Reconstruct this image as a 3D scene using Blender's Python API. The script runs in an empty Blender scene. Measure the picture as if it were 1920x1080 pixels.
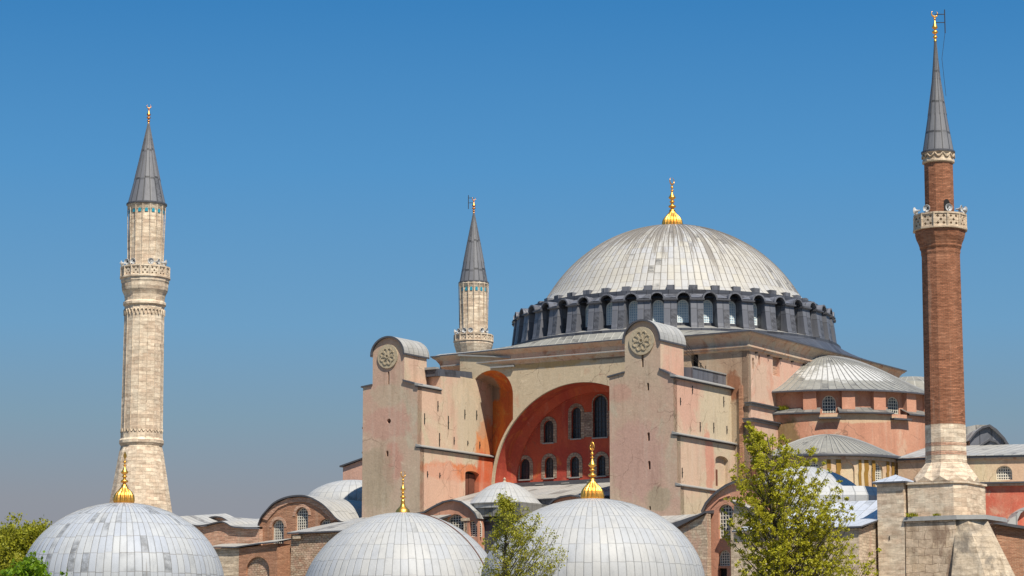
import bpy, bmesh, math, random
from mathutils import Vector, Matrix
from mathutils.geometry import tessellate_polygon
random.seed(7)
R = math.radians
pi = math.pi
S = bpy.context.scene
C = S.collection

# ------------------------------------------------------------------ camera, sky, sun, exposure
F = 4900.0; PITCH = R(8.93); CZ = 2.0; TH = R(32); DC = 300.0
cam = bpy.data.objects.new('camera', bpy.data.cameras.new('camera')); C.objects.link(cam)
cam.location = (0, 0, CZ); cam.rotation_euler = (R(90) + PITCH, 0, 0)
cam.data.sensor_width = 36; cam.data.lens = 36 * F / 1920
cam.data.clip_start = 1; cam.data.clip_end = 20000
S.camera = cam
S.view_settings.view_transform = 'Standard'; S.view_settings.look = 'None'
S.view_settings.exposure = 0.5; S.view_settings.gamma = 1
SUN_A = R(34); SUN_EL = R(55)          # azimuth south of church east, elevation
Ev = Vector((math.cos(TH), -math.sin(TH), 0)); Nv = Vector((math.sin(TH), math.cos(TH), 0))
sh = Ev * math.cos(SUN_A) - Nv * math.sin(SUN_A)
sun_dir = Vector((sh.x * math.cos(SUN_EL), sh.y * math.cos(SUN_EL), math.sin(SUN_EL)))
sl = bpy.data.lights.new('sun', 'SUN'); sl.energy = 4.7; sl.angle = R(0.53); sl.color = (1, .93, .82)
so = bpy.data.objects.new('sun', sl); C.objects.link(so)
so.rotation_euler = sun_dir.to_track_quat('Z', 'Y').to_euler(); so.location = (100, -100, 200)
wd = bpy.data.worlds.new('World'); S.world = wd; wd.use_nodes = True
wt = wd.node_tree; wt.nodes.clear()
sky = wt.nodes.new('ShaderNodeTexSky'); sky.sky_type = 'NISHITA'; sky.sun_disc = False
sky.sun_elevation = SUN_EL; sky.sun_rotation = math.atan2(sh.x, sh.y)
sky.air_density = 1.0; sky.dust_density = 0.6; sky.ozone_density = 2.0; sky.altitude = 50
tc = wt.nodes.new('ShaderNodeTexCoord'); sx = wt.nodes.new('ShaderNodeSeparateXYZ')
wt.links.new(tc.outputs['Generated'], sx.inputs[0])
rp = wt.nodes.new('ShaderNodeValToRGB')       # the air's colour against height above the horizon
rp.color_ramp.interpolation = 'LINEAR'
SKYR = [(0.0, (.24, .215, .235)), (.045, (.226, .212, .252)), (.075, (.225, .238, .278)), (.105, (.172, .275, .362)), (.14, (.122, .29, .475)), (.20, (.066, .25, .50)), (.265, (.026, .18, .435)), (.60, (.03, .17, .42))]
el = rp.color_ramp.elements
el[0].position = SKYR[0][0]; el[0].color = SKYR[0][1] + (1,)
el[1].position = SKYR[1][0]; el[1].color = SKYR[1][1] + (1,)
for p_, c_ in SKYR[2:]:
    e_ = el.new(p_); e_.color = c_ + (1,)
wt.links.new(sx.outputs['Z'], rp.inputs[0])
sc_ = wt.nodes.new('ShaderNodeVectorMath'); sc_.operation = 'SCALE'; sc_.inputs['Scale'].default_value = 7.2
wt.links.new(rp.outputs[0], sc_.inputs[0])
mx = wt.nodes.new('ShaderNodeMix'); mx.data_type = 'RGBA'; mx.inputs['Factor'].default_value = .95
wt.links.new(sky.outputs[0], mx.inputs['A']); wt.links.new(sc_.outputs[0], mx.inputs['B'])
bg = wt.nodes.new('ShaderNodeBackground'); bg.inputs['Strength'].default_value = .11
wt.links.new(mx.outputs['Result'], bg.inputs['Color'])
wo = wt.nodes.new('ShaderNodeOutputWorld'); wt.links.new(bg.outputs[0], wo.inputs[0])

# ------------------------------------------------------------------ survey helpers: sight lines met with real wall planes
def ray(px, py):
    a = (px - 960) / F; b = (540 - py) / F
    return Vector((a, math.cos(PITCH) - b * math.sin(PITCH), math.sin(PITCH) + b * math.cos(PITCH)))
def dpt(px, py, Y):
    r = ray(px, py); t = Y / r.y
    return Vector((r.x * t, Y, CZ + r.z * t))
CC = dpt(1262, 560, DC); CC.z = 0
def loc(p): d = p - CC; return Vector((d.dot(Ev), d.dot(Nv), p.z))
def wld(p): return CC + Ev * p[0] + Nv * p[1] + Vector((0, 0, p[2] if len(p) > 2 else 0))
O3 = Vector((0, 0, CZ))
def pN(px, py, n):
    r = ray(px, py); t = (n + CC.dot(Nv)) / r.dot(Nv); q = loc(O3 + r * t); return (q.x, q.z)
def pE(px, py, e):
    r = ray(px, py); t = (e + CC.dot(Ev)) / r.dot(Ev); q = loc(O3 + r * t); return (q.y, q.z)
def z1(x, y): return (620 + x / 3.4286, 580 + y / 3.4286)
def z2(x, y): return (1100 + x / 4.8, 580 + y / 4.8)
def z4(x, y): return (1380 + x / 3.552, 640 + y / 3.552)
def z5(x, y): return (1200 + x / 3.556, 780 + y / 3.556)
def z6(x, y): return (1580 + x / 4.5, 840 + y / 4.5)
def z7(x, y): return (780 + x / 3.556, 840 + y / 3.556)
def z8(x, y): return (920 + x / 4.5, 680 + y / 4.5)
def z9(x, y): return (320 + x / 3.556, 840 + y / 3.556)

# ------------------------------------------------------------------ materials
class NT:
    def __init__(s, name, rough=.8, metal=0, spec=.3):
        s.m = bpy.data.materials.new(name); s.m.use_nodes = True; s.t = s.m.node_tree
        s.b = s.t.nodes['Principled BSDF']; s.b.inputs['Roughness'].default_value = rough
        s.b.inputs['Metallic'].default_value = metal; s.b.inputs['Specular IOR Level'].default_value = spec
        s.tc = s.n('ShaderNodeTexCoord')
    def n(s, k, **kw):
        o = s.t.nodes.new(k)
        for a, v in kw.items(): setattr(o, a, v)
        return o
    def L(s, a, b): s.t.links.new(a, b)
    def val(s, i, v):
        if hasattr(v, 'is_linked') or isinstance(v, bpy.types.NodeSocket): s.L(v, i)
        else:
            if isinstance(v, tuple) and len(v) == 3 and i.type == 'RGBA': v = v + (1,)
            i.default_value = v
    def mapv(s, v, scale=(1, 1, 1), off=(0, 0, 0)):
        o = s.n('ShaderNodeMapping'); s.L(v, o.inputs['Vector']); o.inputs['Scale'].default_value = scale
        o.inputs['Location'].default_value = off; return o.outputs[0]
    def noise(s, v, scale, detail=4, rough=.55, dist=0):
        o = s.n('ShaderNodeTexNoise'); s.L(v, o.inputs['Vector']); o.inputs['Scale'].default_value = scale
        o.inputs['Detail'].default_value = detail; o.inputs['Roughness'].default_value = rough
        o.inputs['Distortion'].default_value = dist; return o.outputs['Fac']
    def math(s, op, a, b=0, c=0, clamp=False):
        o = s.n('ShaderNodeMath', operation=op); o.use_clamp = clamp
        s.val(o.inputs[0], a); s.val(o.inputs[1], b)
        if op in ('MULTIPLY_ADD', 'SMOOTH_MIN', 'WRAP'): s.val(o.inputs[2], c)
        return o.outputs[0]
    def rng(s, v, a, b, c=0., d=1.):
        o = s.n('ShaderNodeMapRange'); o.clamp = True; s.L(v, o.inputs[0])
        for i, x in zip((1, 2, 3, 4), (a, b, c, d)): o.inputs[i].default_value = x
        return o.outputs[0]
    def mix(s, f, a, b, mode='MIX'):
        o = s.n('ShaderNodeMix', data_type='RGBA', blend_type=mode)
        s.val(o.inputs['Factor'], f); s.val(o.inputs['A'], a); s.val(o.inputs['B'], b); return o.outputs['Result']
    def bump(s, h, st=.3, d=.05):
        o = s.n('ShaderNodeBump'); o.inputs['Strength'].default_value = st; o.inputs['Distance'].default_value = d
        s.L(h, o.inputs['Height']); s.L(o.outputs[0], s.b.inputs['Normal'])
    def done(s, col):
        s.val(s.b.inputs['Base Color'], col); return s.m

def weather(t, col, P, streak=.5, soft=.5):
    """rain streaks and fine mottling common to all masonry"""
    st = t.noise(t.mapv(P, (1.1, 1.1, .13)), 1.0, 6, .68, .3)
    col = t.mix(t.rng(st, .52, .78, 0, streak * .8), col, (.27, .225, .17), 'MULTIPLY')
    st2 = t.noise(t.mapv(P, (.9, .9, .06), (7, 3, 1)), 1.3, 4, .6)
    col = t.mix(t.rng(st2, .56, .75, 0, streak * .6), col, (.55, .48, .38))
    fn = t.noise(P, 5.5, 5, .7)
    return t.mix(soft, col, t.mix(fn, (.62, .62, .62), (1.28, 1.28, 1.28)), 'MULTIPLY')

def plaster(name, a, b, c=None, blobs=(), scale=.16, streak=.5, thr=(.44, .56), cracks=.6):
    t = NT(name, .9, 0, .15); P = t.tc.outputs['Object']
    n1 = t.noise(t.mapv(P, (1, 1, .6)), scale, 6, .62, .4)
    col = t.mix(t.rng(n1, *thr), a, b)
    if c:
        n2 = t.noise(t.mapv(P, (1, 1, .8), (13, 5, 9)), scale * 1.7, 6, .65, .5)
        col = t.mix(t.rng(n2, .56, .63), col, c)
    # patches of lighter repair plaster
    n3 = t.noise(t.mapv(P, (1, 1, 1), (3, 15, 4)), scale * 4.5, 6, .72, .8)
    col = t.mix(t.rng(n3, .60, .66, 0, .45), col, tuple(min(1, x * 1.25 + .03) for x in a))
    for (x, y, z, rx, ry, rz, bc, am) in blobs:
        d = t.n('ShaderNodeVectorMath', operation='LENGTH')
        v = t.mapv(P, (1 / rx, 1 / ry, 1 / rz), (-x / rx, -y / ry, -z / rz)); t.L(v, d.inputs[0])
        nn = t.noise(P, .75, 7, .7)
        f = t.math('MULTIPLY_ADD', nn, 1.5, t.math('SUBTRACT', d.outputs['Value'], .75))
        col = t.mix(t.rng(f, 1.16, .88, 0, am), col, bc)
    ch_ = t.math('MULTIPLY', t.rng(t.noise(t.mapv(P, (1, 1, 1.3), (5, 8, 2)), 1.5, 6, .75, .5), .62, .66), t.rng(t.noise(P, .2, 3, .6), .42, .55))
    col = t.mix(t.math('MULTIPLY', ch_, .75 * cracks), col, tuple(x * y for x, y in zip(a, (.62, .48, .42))))
    col = weather(t, col, P, streak, .75)
    # fine cracks
    w = t.n('ShaderNodeTexVoronoi', feature='DISTANCE_TO_EDGE'); w.inputs['Scale'].default_value = .33
    wv = t.n('ShaderNodeVectorMath', operation='ADD'); t.L(P, wv.inputs[0])
    nz = t.n('ShaderNodeTexNoise'); nz.inputs['Scale'].default_value = 1.2; nz.inputs['Detail'].default_value = 5
    t.L(P, nz.inputs['Vector']); t.L(nz.outputs['Color'], wv.inputs[1]); t.L(wv.outputs[0], w.inputs['Vector'])
    cm = t.math('MULTIPLY', t.rng(w.outputs['Distance'], .014, .004), t.rng(t.noise(P, .25, 2), .5, .6))
    col = t.mix(t.math('MULTIPLY', cm, cracks), col, (.16, .10, .07))
    t.bump(t.math('ADD', t.noise(P, 2.2, 6, .7), t.math('MULTIPLY', n3, 1.5)), .25, .10)
    return t.done(col)

def masonry(name, bw, bh, c1, c2, mort, c3=None, mw=.015, uneven=.4, streak=.5, stain=None, offset=.5):
    t = NT(name, .92, 0, .12); U = t.tc.outputs['UV']; P = t.tc.outputs['Object']
    wob = t.n('ShaderNodeVectorMath', operation='MULTIPLY_ADD')
    nz = t.n('ShaderNodeTexNoise'); nz.inputs['Scale'].default_value = .8; t.L(P, nz.inputs['Vector'])
    t.L(nz.outputs['Color'], wob.inputs[0]); wob.inputs[1].default_value = (uneven * bh,) * 3; t.L(U, wob.inputs[2])
    bt = t.n('ShaderNodeTexBrick'); t.L(wob.outputs[0], bt.inputs['Vector']); bt.offset = offset
    for k, v in (('Scale', 1), ('Mortar Size', mw), ('Mortar Smooth', .3), ('Bias', 0), ('Brick Width', bw), ('Row Height', bh)):
        bt.inputs[k].default_value = v
    bt.inputs['Color1'].default_value = c1 + (1,); bt.inputs['Color2'].default_value = c2 + (1,)
    bt.inputs['Mortar'].default_value = mort + (1,)
    col = bt.outputs['Color']
    n1 = t.noise(P, .35, 6, .68, .4)
    if c3: col = t.mix(t.rng(n1, .5, .62, 0, .8), col, c3)
    cs = t.noise(t.mapv(P, (.9, .9, 2.2 / bh * .55)), 1.0, 4, .75)
    col = t.mix(.85, col, t.mix(t.rng(cs, .30, .70), (.58, .55, .52), (1.35, 1.35, 1.35)), 'MULTIPLY')
    bn = t.n('ShaderNodeTexBrick'); t.L(wob.outputs[0], bn.inputs['Vector']); bn.inputs['Scale'].default_value = 1
    bn.inputs['Brick Width'].default_value = bw * 1.7; bn.inputs['Row Height'].default_value = bh; bn.inputs['Mortar Size'].default_value = 0
    bn.inputs['Color1'].default_value = (.80, .78, .76, 1); bn.inputs['Color2'].default_value = (1.15, 1.15, 1.13, 1)
    col = t.mix(.8, col, bn.outputs['Color'], 'MULTIPLY')
    n2 = t.noise(t.mapv(P, (1, 1, 5)), 1.1, 5, .7)
    col = t.mix(t.rng(n2, .55, .75, 0, .5), col, tuple(x * .62 for x in c1))
    if stain:
        n4 = t.noise(t.mapv(P, (1, 1, .5), (9, 2, 3)), .5, 6, .7, .6)
        col = t.mix(t.rng(n4, .54, .64, 0, .8), col, stain)
    col = weather(t, col, P, streak)
    h = t.math('MULTIPLY_ADD', bt.outputs['Fac'], -1.2, t.noise(P, 3.5, 6, .75))
    t.bump(h, .6, .08)
    return t.done(col)

def lead(name, a, b, dark, sc=(1, 1), *_a, blob=None, **_k):
    return lead_(name, a, b, dark, sc, *_a, blob=blob, **_k)
def lead_(name, a, b, dark, sc=(1, 1), seam=(.25, .24, .22), seamw=.05, darkp=.12, crown=0, warm=.3, rowd=.045, rough=.55, alt=None, streak=.35, blob=None):
    t = NT(name, rough, .0, .35); U = t.tc.outputs['UV']; P = t.tc.outputs['Object']
    u3 = t.mapv(U, (sc[0], sc[1], 1)); sp = t.n('ShaderNodeSeparateXYZ'); t.L(u3, sp.inputs[0])
    fu = t.math('FRACT', sp.outputs['X']); cu = t.math('FLOOR', sp.outputs['X'])
    wn0 = t.n('ShaderNodeTexWhiteNoise', noise_dimensions='1D'); t.L(cu, wn0.inputs['W'])
    vv = t.math('MULTIPLY_ADD', wn0.outputs['Value'], .09, sp.outputs['Y'])
    fv = t.math('FRACT', vv); cv = t.math('FLOOR', vv)
    cmb = t.n('ShaderNodeCombineXYZ'); t.L(cu, cmb.inputs[0]); t.L(cv, cmb.inputs[1])
    wn = t.n('ShaderNodeTexWhiteNoise', noise_dimensions='2D'); t.L(cmb.outputs[0], wn.inputs['Vector'])
    sep = t.n('ShaderNodeSeparateColor'); t.L(wn.outputs['Color'], sep.inputs[0])
    r1, r2 = sep.outputs[0], sep.outputs[1]
    col = t.mix(r1, a, b)
    big = t.noise(P, .12, 4, .6)
    col = t.mix(t.rng(big, .42, .6, 0, warm), col, (a[0] * 1.0, a[1] * .93, a[2] * .80))
    ng = t.noise(P, .18, 3, .6)
    dk = t.math('MULTIPLY', t.rng(t.math('ADD', r2, t.math('MULTIPLY', ng, .6)), 1.30 - darkp, 1.34 - darkp), t.rng(t.noise(t.mapv(P, (1, 1, 1.5)), 1.6, 6, .75), .36, .6, .15, 1.))
    col = t.mix(dk, col, dark)
    if blob:
        x, y, z, rx, ry, rz, bc = blob
        d = t.n('ShaderNodeVectorMath', operation='LENGTH'); t.L(t.mapv(P, (1 / rx, 1 / ry, 1 / rz), (-x / rx, -y / ry, -z / rz)), d.inputs[0])
        fb_ = t.math('ADD', d.outputs['Value'], t.math('MULTIPLY', t.math('SUBTRACT', t.noise(P, .6, 5, .7), .5), 1.4))
        col = t.mix(t.rng(t.math('ADD', fb_, t.math('MULTIPLY', r1, .25)), 1.15, .95, 0, .9), col, bc)
    mot = t.noise(t.mapv(P, (1, 1, .5)), 1.4, 6, .72)
    col = t.mix(t.rng(mot, .5, .75, 0, .45), col, tuple(x * .55 for x in a))
    stn = t.noise(t.mapv(U, (sc[0] * 1.1, sc[1] * .13, 1)), 1.9, 5, .65)
    col = t.mix(t.rng(stn, .57, .70, 0, streak), col, dark)
    if crown:   # run-off streaks radiating from the finial
        k = t.rng(sp.outputs['Y'], crown * .5, crown)
        g = t.math('GREATER_THAN', t.noise(t.mapv(U, (sc[0] * 1.0, sc[1] * .10, 1)), 2.3, 3, .6), .45)
        stn2 = t.noise(t.mapv(U, (sc[0] * .8, sc[1] * .10, 1), (4, 2, 0)), 1.0, 5, .75)
        f = t.math('SUBTRACT', stn2, t.math('MULTIPLY', k, .18))
        col = t.mix(t.rng(f, .42, .50, 0, .72), col, (.15, .125, .095))
    e1 = t.math('MINIMUM', fu, t.math('SUBTRACT', 1, fu))
    sm = t.math('MAXIMUM', t.rng(e1, seamw, seamw * .4), t.math('MULTIPLY', t.rng(fv, rowd, rowd * .6), t.rng(r2, .15, .5, .45, 1)))
    col = t.mix(t.math('MULTIPLY', sm, .75), col, seam)
    fn = t.noise(P, 6, 4, .7)
    col = t.mix(.4, col, t.mix(fn, (.72, .72, .72), (1.2, 1.2, 1.2)), 'MULTIPLY')
    t.bump(t.math('ADD', t.math('MULTIPLY', t.rng(e1, seamw * 1.8, 0), 1.0), t.math('MULTIPLY', mot, .5)), .5, .07)
    return t.done(col)

def simple(name, c, rough=.6, metal=0, var=.25, sc=3.):
    t = NT(name, rough, metal, .4); P = t.tc.outputs['Object']; n = t.noise(P, sc, 5, .65)
    col = t.mix(n, tuple(x * (1 - var) for x in c), tuple(min(1, x * (1 + var)) for x in c))
    t.bump(n, .25, .03); return t.done(col)

M = {}
BEI = (.50, .41, .285); PNK = (.55, .30, .20); RED = (.42, .075, .035); ORG = (.62, .20, .045)
GRB = (.36, .31, .225)
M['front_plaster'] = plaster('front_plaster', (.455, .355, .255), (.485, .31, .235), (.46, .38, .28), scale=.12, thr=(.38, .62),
    blobs=[(-18, -32, 34.5, 2.2, 9, 1.2, (.42, .37, .26), .45), (-18, -32, 31.5, 3.0, 9, 1.6, (.47, .27, .21), .7), (-17.2, -32, 27.2, 1.2, 9, 2.2, (.46, .20, .155), .5),
           (-19.5, -32, 25.5, 2.5, 9, 3.4, (.35, .29, .2), .6), (11.2, -32, 33.0, 1.2, 9, .9, (.47, .25, .19), .5), (13, -32, 26, 3, 9, 4, (.46, .29, .23), .85), (15.5, -32, 22, 1.5, 9, 1.2, (.35, .29, .2), .8)])
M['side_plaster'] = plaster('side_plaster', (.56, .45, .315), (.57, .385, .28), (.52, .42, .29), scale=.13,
    blobs=[(-14, -22, 31, 9, 2.2, 4.5, (.50, .42, .30), .8), (-14, -18.2, 29.8, 3, 2.3, 3.0, (.62, .20, .05), .8), (-14, -19.3, 33, 3, 1.1, 2.2, (.40, .33, .24), .5), (-14, -25, 26.5, 3, 7, 1.0, (.58, .17, .06), .85), (-14, -28, 24, 3, 4.5, 3.5, (.58, .345, .25), .8), (-14, -18.6, 25.5, 3, 2.5, 3.5, (.56, .12, .055), .8), (-14, -30, 35, 3, 2.5, 2.5, (.62, .42, .30), .7),
           (17, -29, 33.5, 4, 3.0, 4.5, (.58, .34, .25), .8), (17, -22.5, 31, 4, 4.0, 4.5, (.54, .45, .31), .9), (17, -25, 26, 4, 1.0, 3.5, (.56, .20, .14), .6), (17, -30, 25, 4, 2.6, 3, (.60, .42, .30), .8)])
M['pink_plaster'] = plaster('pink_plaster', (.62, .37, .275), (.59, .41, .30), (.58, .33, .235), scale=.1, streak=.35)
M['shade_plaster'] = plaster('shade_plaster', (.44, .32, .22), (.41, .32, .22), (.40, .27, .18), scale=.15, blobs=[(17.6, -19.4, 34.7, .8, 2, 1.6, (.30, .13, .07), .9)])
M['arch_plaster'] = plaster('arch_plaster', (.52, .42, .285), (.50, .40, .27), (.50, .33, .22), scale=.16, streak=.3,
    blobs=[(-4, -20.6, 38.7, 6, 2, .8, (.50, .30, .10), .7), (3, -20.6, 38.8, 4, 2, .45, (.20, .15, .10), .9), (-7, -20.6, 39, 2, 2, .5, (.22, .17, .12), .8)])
M['red_plaster'] = plaster('red_plaster', (.43, .085, .045), (.36, .06, .04), (.47, .12, .045), scale=.22, streak=.25, cracks=.3,
    blobs=[(0, -17, 21, 14, 6, 2.6, (.50, .13, .05), .6)])
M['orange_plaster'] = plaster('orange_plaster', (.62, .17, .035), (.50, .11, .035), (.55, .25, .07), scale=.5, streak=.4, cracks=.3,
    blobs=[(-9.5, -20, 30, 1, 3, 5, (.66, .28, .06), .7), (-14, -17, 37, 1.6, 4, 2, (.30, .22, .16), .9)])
M['salmon_plaster'] = plaster('salmon_plaster', (.54, .275, .18), (.50, .24, .155), (.56, .36, .25), scale=.2, streak=.4,
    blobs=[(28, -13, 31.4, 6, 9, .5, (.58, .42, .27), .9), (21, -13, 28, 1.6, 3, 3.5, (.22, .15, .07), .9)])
M['ochre_plaster'] = plaster('ochre_plaster', (.58, .46, .29), (.56, .38, .25), (.52, .40, .24), scale=.2, streak=.6)
M['red_wall_plaster'] = plaster('red_wall_plaster', (.55, .20, .125), (.53, .13, .08), (.58, .30, .20), scale=.35, streak=.4)
M['moss'] = simple('moss_stain', (.26, .14, .025), .95, 0, .5, 2.)
M['stone'] = masonry('pale_stone', .85, .30, (.60, .49, .36), (.54, .42, .31), (.36, .28, .2), (.56, .47, .35), .01, streak=.35)
M['minaret_stone'] = masonry('minaret_stone', .95, .40, (.70, .59, .45), (.56, .43, .315), (.42, .32, .24), (.68, .59, .46), .010, streak=.35)
M['base_stone'] = masonry('weathered_stone', 1.3, .75, (.62, .49, .36), (.52, .40, .28), (.20, .14, .095), (.58, .48, .36), .022, uneven=.7, streak=.55, stain=(.24, .16, .11))
M['buttress_stone'] = masonry('buttress_stone', 1.1, .5, (.56, .46, .34), (.52, .43, .32), (.42, .34, .25), (.36, .31, .25), .01, uneven=.6, streak=1., stain=(.20, .17, .135))
M['rubble'] = masonry('rubble_stone', .42, .22, (.52, .41, .29), (.42, .28, .19), (.24, .15, .10), (.50, .33, .24), .03, uneven=1.6, streak=.4, stain=(.40, .19, .12))
M['brick'] = masonry('minaret_brick', .45, .14, (.385, .165, .095), (.25, .10, .055), (.21, .12, .075), (.34, .165, .10), .02, uneven=.5, streak=.3)
M['old_brick'] = masonry('old_brick', .4, .13, (.46, .235, .14), (.36, .16, .09), (.42, .27, .18), (.42, .22, .14), .03, uneven=1., streak=.3)
M['pink_brick'] = masonry('pink_brick', .45, .16, (.52, .30, .21), (.48, .24, .16), (.52, .38, .28), (.52, .36, .26), .03, uneven=1., streak=.3)
M['surround'] = masonry('window_surround', .45, .28, (.36, .29, .22), (.30, .22, .17), (.16, .10, .08), None, .02, streak=.2)
M['white_brick'] = masonry('pale_brick', .4, .2, (.36, .29, .23), (.27, .20, .16), (.2, .13, .1), None, .02, streak=.2)
LD = (.14, .135, .125)
M['dome_lead'] = lead('dome_lead', (.40, .40, .40), (.45, .42, .35), LD, (1, 1), (.20, .175, .145), .08, .03, crown=16, warm=.6, rowd=.07)
M['tomb_lead_a'] = lead('tomb_lead_a', (.35, .375, .415), (.41, .42, .42), (.16, .165, .17), (1, 1), (.17, .16, .15),   .05, .15, crown=1.3, warm=.3, streak=.25, rowd=.05)
M['tomb_lead_b'] = lead('tomb_lead_b', (.37, .38, .39), (.415, .41, .39), (.22, .22, .205), (1, 1), (.20, .20, .195), .045, .0, warm=.4, streak=.25, rowd=.05)
M['roof_lead'] = lead('roof_lead', (.34, .335, .32), (.40, .39, .365), (.15, .14, .13), (1.2, .35), (.13, .125, .11), .06, .12, warm=.45)
M['conch_lead'] = lead('conch_lead', (.22, .215, .19), (.28, .27, .235), (.11, .105, .095), (1, 1), (.40, .385, .34), .07, .15, warm=.4, streak=.5, blob=(25, -6.5, 37, 5.5, 6, 1.5, (.52, .51, .48)))
M['white_lead'] = lead('white_lead', (.44, .47, .52), (.48, .50, .54), (.26, .27, .28), (1.1, .3), (.25, .26, .27), .05, .04, warm=.05, rough=.35)
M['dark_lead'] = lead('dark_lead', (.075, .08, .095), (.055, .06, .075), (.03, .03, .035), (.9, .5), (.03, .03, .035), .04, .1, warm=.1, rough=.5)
M['rib_lead'] = lead('rib_lead', (.155, .16, .18), (.11, .115, .135), (.05, .05, .055), (.9, .5), (.05, .05, .055), .05, .2, warm=.1, rough=.5, streak=.5)
M['ledge_lead'] = lead('ledge_lead', (.17, .165, .155), (.22, .215, .20), (.08, .08, .075), (1, 1), (.08, .08, .075), .05, .3, warm=.3)
M['cone_lead'] = lead('cone_lead', (.15, .15, .16), (.19, .19, .195), (.08, .08, .085), (1, 1), (.025, .024, .023), .13, .15, warm=.15, rowd=.09, rough=.5)
M['seam_lead'] = simple('seam_lead', (.15, .135, .115), .6, 0, .3)
M['seam_light'] = simple('seam_light', (.25, .25, .245), .6, 0, .3)
M['patchy_stone'] = masonry('patchy_stone', .5, .26, (.56, .46, .34), (.47, .37, .27), (.34, .26, .19), (.54, .40, .30), .02, uneven=1.3, streak=.4, stain=(.47, .29, .21))
M['edge_lead'] = simple('edge_lead', (.07, .07, .078), .5, 0, .4)
M['coping'] = simple('coping_lead', (.26, .255, .24), .55, 0, .3)
M['gold'] = simple('gold_leaf', (.88, .44, .09), .40, 1, .15, 8)
M['old_gold'] = simple('old_gold', (.62, .27, .08), .4, 1, .3, 8)
M['glass_dark'] = simple('dark_glass', (.035, .04, .05), .25, 0, .5, 1.5)
M['glass_blue'] = simple('pale_glass', (.40, .53, .62), .2, 0, .3, 1.5)
M['lattice'] = simple('lattice_stone', (.62, .58, .48), .8, 0, .15)
M['lattice_white'] = simple('lattice_white', (.74, .80, .80), .7, 0, .1)
M['iron'] = simple('iron', (.03, .025, .022), .7, 0, .4)
M['wood'] = simple('brown_wood', (.14, .05, .03), .8, 0, .4)
M['dark'] = simple('dark_void', (.012, .011, .011), .9, 0, .3)
M['mould'] = plaster('moulding_plaster', (.54, .36, .255), (.52, .41, .30), (.45, .25, .16), scale=.4, streak=.6)
M['white_paint'] = simple('white_paint', (.42, .42, .41), .5, 0, .1)
M['turq'] = simple('turquoise_tile', (.03, .27, .36), .3, 0, .3, 8)
M['carved'] = plaster('carved_plaster', (.40, .33, .225), (.43, .36, .25), None, scale=.4, streak=.3)

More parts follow.
